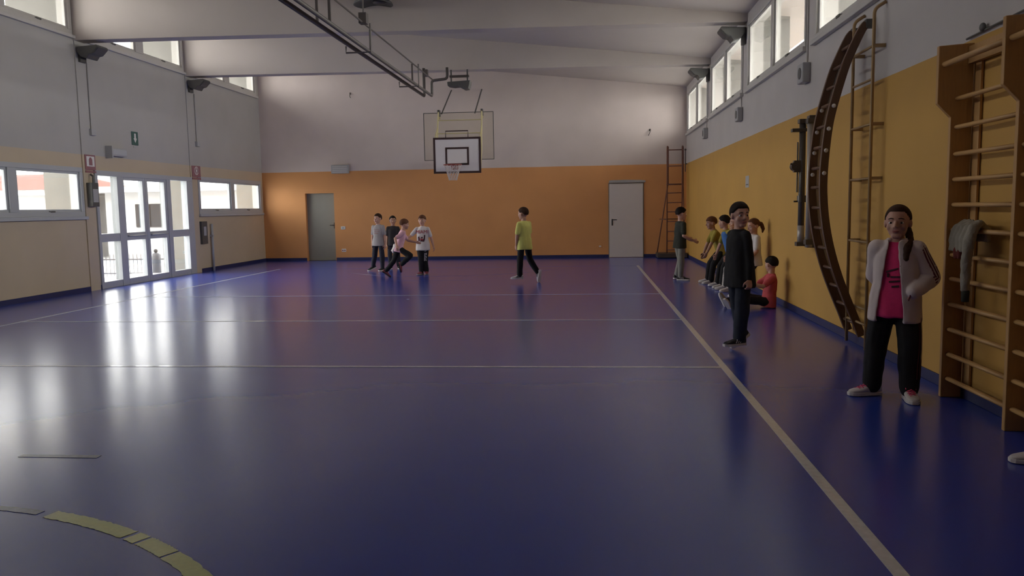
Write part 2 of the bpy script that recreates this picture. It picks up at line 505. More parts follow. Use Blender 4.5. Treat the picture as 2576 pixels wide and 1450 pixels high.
for i in range(5):  # nearest bay's high windows are unseen, put in to light the near floor
    y1, y0 = BAYS[i], BAYS[i + 1]
    window(XL, 1, y0 + .24, y1 - .16, 4.74, 5.78, 'high strip window of the left wall, ' + ['in the far corner bay', 'in the bay over the glass door', 'in the bay before the glass door', 'beside the camera', 'unseen, added for light left of the photographer', 'behind the photographer'][i], 'framew', .09, .28)
    window(XR, -1, y0 + .2, y1 - .2, 3.38, 4.5, 'high bright window pair of the right wall, ' + ['in the far corner bay', 'second bay from the far wall', 'third bay from the far wall', 'above the curved ladder', 'unseen, added for light beside the photographer', 'behind the photographer'][i], 'framew', .06, .13)
    if i in (0, 2):
        window(XL, 1, y0 + .24, y1 - .14, 1.42, 2.33, 'low ribbon window of the left wall, ' + ['between glass door and far corner', '', 'left of the glass door', 'beside the camera', 'unseen, added for light left of the photographer', 'behind the photographer'][i], 'frame', .085, .2)
# glazed emergency door
d = empty('door_1', (XL, 16.5, 0))
def dbox(name, m, par, *a, bv=.006):
    return MB().box(a[0], a[1], a[2] - 16.5, a[3] - 16.5, a[4], a[5]).build(name, m, par, bevel=bv)
for y0, y1 in ((14.62, 14.70), (15.33, 15.50), (17.24, 17.40), (18.14, 18.42)):
    dbox('post', 'frame', d, -.12, .03, y0, y1, 0, 2.2)
dbox('head_rail', 'frame', d, -.12, .03, 14.62, 18.42, 2.2, 2.30)
for y0, y1 in ((14.70, 15.33), (17.40, 18.14)):
    dbox('transom', 'frame', d, -.10, .02, y0, y1, .91, 1.07)
    dbox('bottom_rail', 'frame', d, -.10, .02, y0, y1, 0, .13)
    dbox('pane', 'glass', d, -.045, -.039, y0, y1, .13, .91, bv=0)
    dbox('pane', 'glass', d, -.045, -.039, y0, y1, 1.07, 2.2, bv=0)
for y0, y1, hy in ((15.50, 16.365, 16.30), (16.375, 17.24, 16.44)):
    b = MB()
    for q in ((y0, y0 + .09, 0, 2.2), (y1 - .09, y1, 0, 2.2), (y0 + .09, y1 - .09, 0, .13), (y0 + .09, y1 - .09, 2.14, 2.2), (y0 + .09, y1 - .09, .91, 1.07)):
        b.box(-.08, .015, q[0] - 16.5, q[1] - 16.5, q[2], q[3])
    lf = b.build('door_leaf', 'frame', d, bevel=.006)
    dbox('pane', 'glass', lf, -.045, -.039, y0 + .09, y1 - .09, .13, .91, bv=0)
    dbox('pane', 'glass', lf, -.045, -.039, y0 + .09, y1 - .09, 1.07, 2.14, bv=0)
    b = MB(); b.tube([(.015, y0 + .12 - 16.5, 1.0), (.06, y0 + .12 - 16.5, 1.0), (.06, y1 - .12 - 16.5, 1.0), (.015, y1 - .12 - 16.5, 1.0)], .014)
    b.build('panic_bar', 'greypl', lf, smooth=True)
tag(d, 'grey metal framed glass double door opening to the yard', 'door', kind='structure')
# far wall doors
d = empty('door_2', (-7.725, YF, 0))
MB().box(-.445, .445, .12, .17, 0, 1.975).build('door_leaf', 'greydoor', d, bevel=.004)
b = MB(); b.box(-.445, -.425, 0, .12, 0, 1.975); b.box(.425, .445, 0, .12, 0, 1.975); b.box(-.425, .425, 0, .12, 1.955, 1.975)
b.build('door_frame', 'wall_far', d)
h = MB().box(.36, .40, .10, .12, .93, 1.10).build('lock_plate', 'darkmetal', d, bevel=.004)
MB().tube([(.38, .12, 1.03), (.38, .05, 1.03), (.26, .05, 1.03)], .011).build('door_handle', 'darkmetal', h, smooth=True)
tag(d, 'grey door set back in the orange wall left of the children', 'door', kind='structure')
d = empty('door_3', (1.08, YF, 0))
MB().box(-.465, .465, -.035, .0, .01, 2.06).build('door_leaf', 'whitedoor', d, bevel=.005)
b = MB(); b.box(-.49, -.467, -.02, 0, 0, 2.085); b.box(.467, .49, -.02, 0, 0, 2.085); b.box(-.467, .467, -.02, 0, 2.063, 2.085)
b.build('door_frame', 'greytrouser', d)
b = MB(); b.prism([(-.47, 2.09), (.53, 2.09), (.53, 2.14), (.40, 2.155), (.0, 2.165), (-.40, 2.16), (-.47, 2.15)], 1, -.06, 0)
b.build('fire_seal_hood', 'greypl', d)
h = MB().box(-.405, -.375, -.05, -.035, .90, 1.08).build('lock_plate', 'black', d, bevel=.004)
MB().tube([(-.39, -.04, 1.06), (-.39, -.09, 1.06), (-.26, -.09, 1.06)], .012).build('door_handle', 'black', h, smooth=True)
tag(d, 'plain white fire door near the right end of the orange wall', 'door', kind='structure')

# ------------------------------------------------------------------ outside the glass door
g = MB().box(-70, 40, -40, 90, -.9, -.62).build('ground', 'concrete')
tag(g, 'pale concrete yard outside the glass door', 'ground', kind='structure')
lnd = MB().box(XL - 1.9, XL - .25, 14.0, 19.0, -.62, -.03).build('landing', 'concrete', bevel=.01)
tag(lnd, 'pale concrete landing just outside the glass door', 'landing', kind='structure')
f = empty('picket_fence', (-13.6, 24, -.62))
MB().box(-2.6, 2.0, -.02, .02, .62, .66).build('top_rail', 'fence', f)
MB().box(-2.6, 2.0, -.02, .02, .18, .22).build('bottom_rail', 'fence', f)
pk = MB(); pk.cyl((0, 0, .05), (0, 0, .76), .011, n=6); pk.cyl((0, 0, .76), (0, 0, .84), .014, .002, n=6)
pm = pk.mesh('picket')
for k in range(36):
    o = link('picket', pm, 'fence', f); o.location = (-2.55 + k * .13, 0, 0)
for k in range(4):
    MB().box(-2.5 + k * 1.45, -2.42 + k * 1.45, .03, .1, 0, .3).build('fence_foot', 'shutter', f)
tag(f, 'low metal picket railing seen through the glass door', 'fence')
b = MB(); b.lathe((0, 0, 0), [(.12, 0), (.12, .78), (.105, .86), (.04, .9)], 20)
p = empty('bollard', (-13.0, 23.0, -.62)); b.build('post', 'fence', p, smooth=True)
MB().ell(V((0, 0, .95)), V((1, 0, 0)), V((0, 1, 0)), V((0, 0, 1)), .06, .06, .06).build('finial', 'shutter', p, smooth=True)
tag(p, 'stout pale post with dark round top by the picket railing', 'bollard')
hs = empty('house', (-18.5, 36, -.62))
MB().box(-4.2, 5, 0, 6, 0, 3.1).build('wall', 'housewall', hs)
MB().box(-4.9, 5.6, -.9, 6.5, 3.08, 3.35).build('roof', 'housewall', hs)
w = MB().box(-2.7, -1.2, -.06, .02, 1.45, 2.53).build('window', 'shutter', hs)
for k in range(2):
    sh = MB().box(-2.68 + .76 * k, -1.98 + .76 * k, -.1, -.06, 1.47, 2.51).build('shutter', 'shutter', w)
MB().box(-2.85, -1.05, -.16, .02, 1.3, 1.4).build('window_sill', 'housewall', hs)
MB().box(-4.25, 5, -.05, 0, .95, 1.05).build('string_course', 'concrete', hs)
tag(hs, 'white house with deep eaves and grey shutters beyond the glass door', 'building')
h2 = empty('tiled_house', (-29, 34, -.62))
MB().box(-5, 5, 0, 7, 0, 3.05).build('wall', 'housewall', h2)
MB().box(-5.5, 5.5, -.6, 7.6, 2.98, 3.22).build('eave', 'concrete', h2)
b = MB(); b.add([(-5.6, -.7, 3.22), (5.6, -.7, 3.22), (5.6, 7.7, 3.22), (-5.6, 7.7, 3.22), (-3.2, 3.2, 4.1), (4.0, 3.2, 4.1)], [(0, 1, 5, 4), (1, 2, 5), (2, 3, 4, 5), (3, 0, 4), (3, 2, 1, 0)])
b.build('roof', 'rooftile', h2)
tag(h2, 'house with red tiled hipped roof seen through the low left window', 'building')

# ------------------------------------------------------------------ ceiling fixtures
pr_ = empty('heating_pipes', (-3.57, 18.2, 4.0))
def rel(p, o): return tuple(V(p) - V(o))
PO = (-3.57, 18.2, 4.0)
def rpath(pts, rad, n=6):
    # rounded polyline
    pts = [V(p) for p in pts]; out = [pts[0]]
    for a, b_, c in zip(pts[:-2], pts[1:-1], pts[2:]):
        d0 = (a - b_).normalized(); d1 = (c - b_).normalized()
        for k in range(n + 1):
            t = k / n
            out.append((b_ + d0 * rad) * (1 - t) ** 2 + b_ * 2 * t * (1 - t) + (b_ + d1 * rad) * t * t)
    out.append(pts[-1]); return out
def ptube(name, pts, r, rad=.07, par=None, o=PO, m='pipe'):
    b = MB(); b.tube([rel(p, o) for p in rpath(pts, rad)] if len(pts) > 2 else [rel(p, o) for p in pts], r, 12)
    return b.build(name, m, par, smooth=True)
ptube('pipe', [(-3.665, -3.1, 4.0), (-3.665, 18.2, 4.0), (-3.665, 18.2, 4.62)], .033, par=pr_)
ptube('pipe', [(-3.49, -3.1, 4.0), (-3.49, 18.2, 4.0), (-3.49, 18.2, 4.34), (-3.13, 18.2, 4.37), (-3.13, 18.2, 4.62)], .031, par=pr_)
ptube('cable_conduit', [(-3.42, -3.1, 4.32), (-3.42, 17.9, 4.32)], .014, par=pr_)
for y in (3.8, 7.4, 10.95):
    for hx in (-3.665, -3.49):
        MB().box(hx + 3.57 - .018, hx + 3.57 + .018, y - 18.2 - .012, y - 18.2 + .012, .0, zc(hx) - 4.0).build('hanger', 'pipe', pr_)
for y in (12.9, 16.0):
    MB().box(.10, .13, y - 18.2 - .012, y - 18.2 + .012, .0, .33).build('cable_bracket', 'pipe', pr_)
for y in (12.6, 16.2):
    b = MB(); b.tube([(-.2, y - 18.2, .02), (-.2, y - 18.2, -.08), (.2, y - 18.2, -.08), (.2, y - 18.2, .36)], .014)
    b.build('pipe_bracket', 'pipe', pr_)
b = MB(); b.box(.1, .22, -5.9, -5.76, .30, .46); b.cyl((.16, -5.83, .46), (.16, -5.83, zc(-3.41) - 4.0), .012)
b.build('junction_box', 'pipe', pr_, bevel=.006)
MB().box(.02, .1, -.55, -.45, .35, .5).build('valve_box', 'pipe', pr_, bevel=.006)
tag(pr_, 'pair of brown grey pipes running under the ceiling towards the basket', 'pipes')

def floodlight(x, y, z, s, label):
    # wedge-shaped floodlight on a wall bracket, s points into the room
    L_ = empty('floodlight', (x, y, z))
    b = MB(); b.prism([(s * .03, .06), (s * .42, .09), (s * .45, .05), (s * .33, -.07), (s * .27, -.08), (s * .22, -.15), (s * .10, -.12), (s * .03, -.03)], 1, -.02, .32)
    b.build('housing', 'lampmetal', L_, bevel=.012)
    b = MB(); b.prism([(s * .43, .035), (s * .335, -.06), (s * .345, -.07), (s * .445, .03)], 1, .0, .30)
    b.build('glass_front', 'lampmetal', L_)
    b = MB(); b.box(0, s * .05, .06, .24, -.2, .08); b.build('bracket', 'lampmetal', L_, bevel=.005)
    return tag(L_, label, 'floodlight', 'floodlights at the beam ends')
floodlight(XL + .02, 14.30, 4.48, 1, 'dark wedge floodlight on the left wall left of the glass door')
floodlight(XL + .02, 18.42, 4.50, 1, 'dark wedge floodlight on the left wall right of the glass door')
floodlight(XR - .01, 14.30, 4.38, -1, 'dark floodlight on the right wall nearest the camera')
floodlight(XR - .01, 18.42, 4.38, -1, 'dark floodlight on the right wall nearest the far corner')
# middle lamps
c = empty('ceiling_floodlight', (-2.85, 18.18, 4.2))
b = MB(); b.prism([(-.26, .08), (.26, .10), (.25, .02), (.22, -.08), (.12, -.09), (.0, -.02), (-.12, -.03), (-.25, -.01)], 1, -.14, .14)
b.build('housing', 'lampmetal', c, bevel=.012)
MB().box(-.22, .22, -.05, .05, .19, .235).build('mounting_bar', 'darkmetal', c, bevel=.005)
for bx in (-.2, .17): MB().box(bx, bx + .03, -.02, .02, .05, .36).build('bracket', 'lampmetal', c)
tag(c, 'grey floodlight hanging under the beam above the basket', 'floodlight')
c = empty('dish_lamp', (-3.69, 14.05, 5.06))
MB().lathe((0, 0, 0), [(.02, .16), (.12, .13), (.33, -.02), (.345, -.055), (.33, -.055), (.12, .02), (.02, .05)], 32).build('dish', 'lampmetal', c, smooth=True)
b = MB(); b.ell(V((.12, 0, -.01)), V((1, 0, 0)), V((0, 1, 0)), V((0, 0, 1)), .13, .1, .05); b.build('lamp_cover', 'darkmetal', c, smooth=True)
MB().cyl((0, 0, .1), (0, .06, zc(-3.69) - 5.06), .02).build('stem', 'lampmetal', c)
tag(c, 'round dish lamp hanging from the ceiling at the top edge of the photo', 'lamp')

# ------------------------------------------------------------------ things on the left wall
def wallbox(name, y0, y1, z0, z1, d, m, label, cat, x=XL, s=1, bev=.006):
    o = empty(name, (x, (y0 + y1) / 2, z0))
    w = (y1 - y0) / 2; h = z1 - z0
    MB().box(0, s * d, -w, w, 0, h).build('body', m, o, bevel=bev)
    tag(o, label, cat)
    return o, w, h
o, w, h = wallbox('exit_sign', 15.99, 16.23, 2.88, 3.16, .012, 'green', 'green emergency exit sign high above the glass door', 'sign')
b = MB(); b.prism([(-.03, .24), (.03, .24), (.03, .14), (.06, .14), (0, .05), (-.06, .14), (-.03, .14)], 0, .012, .016); b.build('white_arrow', 'white', o)
MB().box(0, .01, -.06, .06, -.05, -.02).build('caption_plate', 'greypl', o)
o, w, h = wallbox('emergency_lamp', 15.10, 15.63, 2.60, 2.76, .1, 'greypl', 'grey emergency lamp box mounted over the left side of the glass door', 'lamp')
MB().box(.1, .112, -w + .03, w - .03, .03, h - .03).build('diffuser', 'frame', o)
MB().box(0, .14, -w - .05, -w - .01, -.05, h + .03).build('bracket', 'greypl', o)
o, w, h = wallbox('extinguisher_sign', 14.34, 14.66, 2.29, 2.58, .012, 'red', 'red bordered fire extinguisher sign on the pillar left of the glass door', 'sign', x=XL + .021)
b = MB(); b.box(.012, .015, -w + .04, w - .04, .07, h - .03); b.build('white_field', 'white', o)
b = MB(); b.prism([(-.05, .09), (.05, .09), (.05, .2), (.02, .24), (-.02, .24), (-.05, .2)], 0, .015, .018); b.build('extinguisher_symbol', 'red', o)
MB().box(0, .012, -w, w, -.05, -.012).build('caption_strip', 'red', o)
o, w, h = wallbox('hose_sign', 18.44, 18.86, 2.31, 2.58, .012, 'red', 'red fire hose sign with circles on the pillar right of the glass door', 'sign', x=XL + .021)
b = MB(); b.lathe((.012, 0, .15), [(.10, 0), (.10, .003)], 28, axis=(1, 0, 0)); b.build('white_disc', 'white', o)
for R in (.075, .045):
    b = MB(); b.tube([(.016, R * math.cos(t * .2618), .15 + R * math.sin(t * .2618)) for t in range(24)], .007, 6, closed=True); b.build('hose_ring', 'red', o)
MB().box(0, .012, -w, w, -.06, -.012).build('caption_strip', 'red', o)
o, w, h = wallbox('alarm_cabinet', 14.34, 14.55, 1.60, 2.05, .11, 'lampmetal', 'dark cabinet with white notice hanging on the pillar left of the glass door', 'cabinet', x=XL + .021)
MB().box(.11, .116, -w + .02, w - .03, .08, h - .12).build('notice', 'greypl', o)
b = MB(); b.tube([(.08, 0, h), (.08, 0, h + .12), (.03, 0, h + .16)], .02); b.build('conduit', 'lampmetal', o)
o, w, h = wallbox('switch_panel', 18.70, 18.98, .69, 1.24, .07, 'lampmetal', 'grey wall panel low between glass door and far corner window', 'panel')
MB().box(.07, .08, -.06, .06, .2, .42).build('cover_plate', 'greypl', o)
o = empty('drain_pipe', (XL + .05, 19.25, 0)); MB().cyl((0, 0, 0), (0, 0, 1.17), .03).build('pipe', 'frame', o, smooth=True); MB().box(-.05, .035, -.035, .035, .85, .9).build('clip', 'greypl', o)
tag(o, 'short upright grey pipe on the left wall beside the grey panel', 'pipe')
for y, z0, z1, lab in ((14.62, 2.95, 4.3, 'thin conduit with small box on the left wall before the glass door'), (18.78, 3.05, 4.3, 'thin conduit with small box on the left wall after the glass door')):
    o = empty('wall_conduit', (XL + .02, y, z0)); MB().cyl((0, 0, .1), (0, 0, z1 - z0), .012).build('conduit', 'wall_left', o); MB().box(-.02, .05, -.07, .07, 0, .12).build('switch_box', 'greypl', o, bevel=.005)
    tag(o, lab, 'conduit')
# right wall small fittings
for y, z, lab in ((10.42, 3.04, 'small grey box under the high windows beside the curved ladder'), (14.7, 3.02, 'loudspeaker box under the high windows in the middle of the right wall'), (18.82, 3.06, 'small grey box under the high windows nearest the far corner')):
    o = empty('wall_speaker', (XR, y, z))
    MB().box(-.10, 0, -.13, .13, -.12, .12).build('case', 'greypl', o, bevel=.015)
    b = MB(); b.lathe((-.10, 0, 0), [(.07, 0), (.07, .006)], 20, axis=(-1, 0, 0)); b.build('grille', 'lampmetal', o)
    MB().cyl((-.012, 0, .12), (-.012, 0, 1.3 if y > 11 else 1.6), .010).build('conduit', 'wall_right', o)
    tag(o, lab, 'speaker')
o, w, h = wallbox('notice_sheet', 13.98, 14.27, 1.72, 1.92, .004, 'greypl', 'small paper notice taped to the ochre right wall', 'notice', x=XR, s=-1, bev=0)
MB().box(-.005, -.0045, -.10, .10, .04, .06).build('text_line', 'lampmetal', o)
# far wall fittings
def farbox(name, x0, x1, z0, z1, d, m, label, cat):
    o = empty(name, ((x0 + x1) / 2, YF, z0)); w = (x1 - x0) / 2
    MB().box(-w, w, -d, 0, 0, z1 - z0).build('body', m, o, bevel=.006)
    tag(o, label, cat); return o, w, z1 - z0
o, w, h = farbox('emergency_lamp', -7.32, -6.81, 2.51, 2.75, .09, 'greypl', 'pale emergency lamp on the far wall above the grey door', 'lamp')
b = MB()
for k in range(4): b.box(-w + .04, w - .04, -.1, -.09, .03 + k * .05, .045 + k * .05)
b.build('louvre', 'whitetee', o)
o, w, h = farbox('light_switch', -7.12, -6.99, .90, .99, .012, 'white', 'white light switch on the orange wall beside the grey door', 'switch')
MB().box(-.03, .03, -.017, -.012, .025, .065).build('rocker', 'greypl', o)
o, w, h = farbox('power_socket', -7.12, -6.99, .25, .34, .012, 'white', 'white power socket near the floor beside the grey door', 'socket')
for dx in (-.03, .03): b = MB(); b.lathe((dx, -.012, .045), [(.018, 0), (.018, .003)], 14, axis=(0, -1, 0)); b.build('outlet', 'rim', o)
o, w, h = farbox('power_socket', .29, .41, .28, .36, .01, 'wall_far', 'orange painted socket plate near the floor left of the white door', 'socket')
MB().box(-.03, .03, -.014, -.01, .02, .06).build('outlet', 'whitedoor', o)
o = empty('wall_fitting', (-6.7, YF, 4.70)); MB().tube([(0, 0, .06), (0, -.05, .05), (0, -.06, -.03), (.02, -.05, -.07)], .01).build('hook', 'darkmetal', o); MB().box(-.02, .02, -.01, 0, .03, .09).build('plate', 'darkmetal', o)
tag(o, 'small dark hook on the white far wall left of the basket', 'hook')
o = empty('wall_fitting', (1.74, YF, 3.44)); MB().tube([(0, 0, .08), (.01, -.04, .06), (-.01, -.05, 0), (-.05, -.04, -.08)], .009).build('hook', 'darkmetal', o); MB().box(-.02, .02, -.01, 0, .05, .11).build('plate', 'darkmetal', o)  # a dangling dark cord, built in the same shape as the hook
tag(o, 'small dark cord hanging on the white far wall above the white door', 'hook')

# ------------------------------------------------------------------ basketball boards
bk = empty('wall_backboard', (-3.265, 20.5, 2.69))
MB().box(-.895, .895, -.006, .006, 0, 1.2).build('acrylic_panel', 'plexi', bk)
b = MB()
for a in ((-.9, .9, 1.19, 1.205), (-.9, .9, -.005, .01), (-.905, -.89, 0, 1.2), (.89, .905, 0, 1.2)): b.box(a[0], a[1], -.012, .012, a[2], a[3])
b.build('edge_frame', 'lampmetal', bk)
for sx in (-1, 1):
    MB().cyl((sx * .43, .01, 1.18), (sx * .43 - .09, YF - 20.5, 2.07), .018).build('tie_rod', 'lampmetal', bk)
    MB().cyl((sx * .22, .01, .18), (sx * .22, YF - 20.5, .18), .03).build('support_arm', 'lampmetal', bk)
tag(bk, 'large clear backboard carried by rods from the far wall behind the white board', 'backboard')
mb = empty('mini_basket', (-3.205, 19.8, 2.32))
MB().box(-.585, .585, -.0, .02, .01, .875).build('board', 'board', mb)
b = MB()
for a in ((-.595, .595, 0, .05), (-.595, .595, .835, .885), (-.595, -.545, .05, .835), (.545, .595, .05, .835)): b.box(a[0], a[1], -.008, .026, a[2], a[3])
b.build('border', 'boardedge', mb)
b = MB()
for a in ((-.295, .295, .20, .245), (-.295, .295, .595, .64), (-.295, -.25, .245, .595), (.25, .295, .245, .595)): b.box(a[0], a[1], -.006, 0, a[2], a[3])
b.build('target_square', 'boardedge', mb)
RC = V((-.05, -.40, .19)); RR = .215
b = MB(); b.tube([RC + V((RR * math.cos(t), RR * math.sin(t), 0)) for t in [k * math.pi / 16 for k in range(32)]], .012, 8, closed=True)
rim = b.build('rim', 'rim', mb, smooth=True)
b = MB(); b.box(-.12, .02, -.19, 0, .09, .19)
b.build('rim_bracket', 'rim', mb)
for k in range(3): MB().box(-.10 + k * .045, -.085 + k * .045, -.196, -.19, .09, .18).build('bracket_slot', 'board', mb)
b = MB(); NS = 12
def netp(i, j):
    t = 2 * math.pi * (i + .5 * (j % 2)) / NS; rr = RR * (1 - .55 * (j / 5) ** .8)
    return RC + V((rr * math.cos(t), rr * math.sin(t), -.075 * j))
for i in range(NS):
    for j in range(5):
        b.cyl(netp(i, j), netp(i, j + 1), .0055, n=5)
        b.cyl(netp(i, j), netp(i - 1 if j % 2 == 0 else i + 1, j + 1), .0055, n=5)
b.build('net', 'net', mb)
MB().box(.13, .25, -.006, 0, .225, .25).build('maker_plate', 'greypl', mb)
b = MB(); b.tube([(-.28, .02, .86), (-.28, .02, 1.04), (.28, .02, 1.04), (.28, .02, .86)], .013); b.build('handle_frame', 'boardedge', mb)
for sx in (-1, 1):
    b = MB(); b.tube(rpath([(sx * .57, .02, .05), (sx * .57, .30, .55), (sx * .555, .62, 1.60), (sx * .555, .76, 1.61), (sx * .555, .76, 1.42)], .05), .02); b.build('hook_tube', 'yellowtube', mb, smooth=True)
    MB().cyl((sx * .57, .03, .8), (sx * .56, .48, 1.2), .015).build('brace', 'yellowtube', mb)
    MB().box(sx * .555 - .025, sx * .555 + .025, .60, .78, 1.48, 1.635).build('hook_clamp', 'lampmetal', mb)
for zz, yy in ((1.36, .54), (1.02, .44)):
    MB().cyl((-.56, yy, zz), (.56, yy, zz), .013).build('cross_bar', 'yellowtube', mb)
tag(mb, 'white mini basketball board with dark border rim and net', 'basketball hoop')

# ------------------------------------------------------------------ referee stand in the far corner
rs = empty('referee_stand', (2.35, 22.15, 0))
def rtube(name, pts, r=.017, par=rs, rad=.06, m='ladmetal'):
    b = MB(); b.tube(rpath(pts, rad) if len(pts) > 2 else pts, r, 8); return b.build(name, m, par, smooth=True)
for sx, xb in ((-1, -.20), (1, .30)):
    x = sx * .20
    rtube('side_loop', [(x, -.12, .14), (x, -.12, 3.02), (x + .05, .12, 3.02), (x + .05, .12, 2.0)])
    rtube('splayed_leg', [(x + .05, .12, 2.05), (-.44 if sx < 0 else .34, .34, .02)])
    rtube('front_leg', [(x, -.12, .14), (xb if sx > 0 else x, -.14, .02)])
for z in (2.92, 2.49, 2.0, 1.77, 1.51, 1.26, 1.0, .73, .47, .23):
    rtube('rung', [(-.20, -.12, z), (.20, -.12, z)], .014)
rtube('cross_tie', [(-.36, .28, 1.06), (.27, .22, 1.06)], .013)
rtube('cross_tie', [(-.20, -.12, 1.06), (-.36, .28, 1.06)], .013)
b = MB(); b.box(-.46, .34, -.2, .38, .02, .14); b.build('base_platform', 'darkmetal', rs, bevel=.01)
MB().box(-.20, .20, -.12, .16, 1.985, 2.02).build('seat_board', 'darkwood', rs)
tag(rs, 'tall reddish metal referee ladder standing in the far right corner', 'ladder')
o = empty('wall_rod', (2.69, 22.5, 2.35)); MB().cyl((0, 0, 0), (0, 0, .6), .012).build('rod', 'darkmetal', o); MB().ell(V((0, 0, .6)), V((1, 0, 0)), V((0, 1, 0)), V((0, 0, 1)), .03, .03, .03).build('knob', 'darkmetal', o); MB().box(-.012, .047, -.02, .02, .2, .23).build('clip', 'darkmetal', o)
tag(o, 'thin dark rod fixed upright in the far right corner', 'rod')

# ------------------------------------------------------------------ volleyball posts on the right wall
vp = empty('volleyball_post', (2.58, 10.0, .95))
b = MB(); b.cyl((0, 0, 0), (0, 0, 1.45), .038, n=14); b.build('pole', 'darkmetal', vp, smooth=True)
MB().cyl((0, 0, 0), (0, 0, .22), .042, n=14).build('foot_sleeve', 'greytube', vp, smooth=True)
b = MB(); b.box(-.05, .155, -.05, .05, 1.44, 1.49); b.box(.06, .155, -.06, .06, 1.40, 1.53); b.build('top_clamp', 'darkmetal', vp, bevel=.006)
b = MB(); b.box(-.06, .155, -.05, .05, -.03, .02); b.box(.06, .155, -.06, .06, -.05, .08); b.build('bottom_clamp', 'darkmetal', vp, bevel=.006)
b = MB(); b.box(-.13, .04, -.045, .045, 1.34, 1.38); b.build('pulley_bracket', 'darkmetal', vp, bevel=.005)
b = MB(); b.cyl((-.08, -.05, .93), (-.08, .05, .93), .055, n=16); b.box(-.1, .0, -.03, .03, .86, 1.0); b.tube([(-.08, -.06, .93), (-.08, -.10, .93), (-.16, -.10, .96)], .01); b.build('winch', 'darkmetal', vp)
MB().cyl((-.055, 0, .62), (-.055, 0, 1.22), .009).build('tension_rod', 'darkmetal', vp)
b = MB(); b.cyl((0, 0, .50), (0, 0, .58), .052, n=14); b.box(-.09, -.03, -.015, .015, .50, .52); b.build('height_collar', 'darkmetal', vp)
tag(vp, 'dark volleyball post with winch clamped to the right wall', 'post')
v2 = empty('volleyball_post', (2.60, 9.72, .92))
MB().cyl((0, 0, 0), (0, 0, 1.50), .040, n=14).build('pole', 'greytube', v2, smooth=True)
for z in (.03, 1.44):
    MB().box(-.05, .135, -.05, .05, z, z + .06).build('clamp', 'darkmetal', v2, bevel=.006)
tag(v2, 'pale grey volleyball post clamped beside the dark one', 'post')

# ------------------------------------------------------------------ curved wooden ladder and steel wall ladder
cl = empty('curved_ladder', (2.6, 8.3, 0))
CP = [(2.66, 3.13), (2.615, 3.07), (2.52, 2.86), (2.465, 2.71), (2.405, 2.50), (2.35, 2.28), (2.32, 2.08), (2.295, 1.77), (2.295, 1.50), (2.325, 1.22), (2.375, .98), (2.45, .73), (2.55, .47), (2.625, .29), (2.69, .12)]
def cr(t):
    # Catmull-Rom along the profile
    k = t * (len(CP) - 1); i = min(int(k), len(CP) - 2); f = k - i
    P = [V((CP[max(0, min(len(CP) - 1, j))][0], CP[max(0, min(len(CP) - 1, j))][1])) for j in (i - 1, i, i + 1, i + 2)]
    return .5 * ((2 * P[1]) + (P[2] - P[0]) * f + (2 * P[0] - 5 * P[1] + 4 * P[2] - P[3]) * f * f + (3 * P[1] - P[0] - 3 * P[2] + P[3]) * f ** 3)
def rail(y, name, m):
    b = MB(); rings = []
    for i in range(49):
        p = cr(i / 48); d = (cr(min(1, i / 48 + .01)) - cr(max(0, i / 48 - .01))).normalized()
        nrm = V((d.y, -d.x)); w = .038
        q0, q1 = p + nrm * w, p - nrm * w
        rings.append([(q0.x - 2.6, y - .022 - 8.3, q0.y), (q0.x - 2.6, y + .022 - 8.3, q0.y), (q1.x - 2.6, y + .022 - 8.3, q1.y), (q1.x - 2.6, y - .022 - 8.3, q1.y)])
    return b.loft(rings).build(name, m, cl, bevel=.006)
b = MB(); rings = []
for i in range(49):
    p = cr(i / 48); d = (cr(min(1, i / 48 + .01)) - cr(max(0, i / 48 - .01))).normalized()
    nrm = V((d.y, -d.x)); sg = -1 if nrm.x < 0 else 1
    q0, q1 = p + nrm * sg * .042, p + nrm * sg * .082
    if max(q0.x, q1.x) > XR - .01: continue
    rings.append([(q0.x - 2.6, .185, q0.y), (q0.x - 2.6, .215, q0.y), (q1.x - 2.6, .215, q1.y), (q1.x - 2.6, .185, q1.y)])
b.loft(rings).build('backing_strip', 'greytube', cl)
rails = [rail(8.10, 'rail', 'darkwood'), rail(8.50, 'rail', 'darkwood')]
for z in (2.96, 2.77, 2.58, 2.40, 2.19, 1.99, 1.79, 1.59, 1.39, 1.19, .99, .79, .60, .42, .24):
    t = min(range(400), key=lambda k: abs(cr(k / 399).y - z)) / 399
    p = cr(t)
    MB().cyl((p.x - 2.6, -.19, p.y), (p.x - 2.6, .19, p.y), .017, n=10).build('rung', 'darkwood', cl, smooth=True)
for z in (2.37, 2.15, 1.94, 1.73):
    t = min(range(400), key=lambda k: abs(cr(k / 399).y - z)) / 399; p = cr(t)
    for y in (8.078, 8.478):
        b = MB(); b.lathe((p.x - 2.6, y - 8.3, p.y), [(.02, -.001), (.02, .006), (.012, .01)], 14, axis=(0, -1, 0)); b.build('bolt_cap', 'white', cl, smooth=True)
for y in (8.10, 8.50):
    MB().box(.05, .137, y - .03 - 8.3, y + .03 - 8.3, 3.09, 3.17).build('wall_bracket', 'lampmetal', cl)
tag(cl, 'curved dark wooden climbing ladder bowed out from the right wall', 'ladder')
sl = empty('steel_wall_ladder', (2.63, 8.08, 0))
for y in (-.28, .28):
    b = MB(); b.tube(rpath([(0, y, .03), (0, y, 3.2), (.10, y, 3.26)], .05), .016, 8); b.build('upright', 'metalpaint', sl, smooth=True)
for z in (2.87, 2.57, 2.16, 1.66, 1.06, .42, .27):
    MB().cyl((0, -.28, z), (0, .28, z), .012, n=8).build('rung', 'metalpaint', sl, smooth=True)
    if z in (2.87, 2.16, 1.66, 1.06, .27):
        b = MB(); b.box(-.01, .105, -.295, -.265, z - .015, z + .015); b.box(-.01, .105, .265, .295, z - .015, z + .015); b.build('standoff', 'metalpaint', sl)
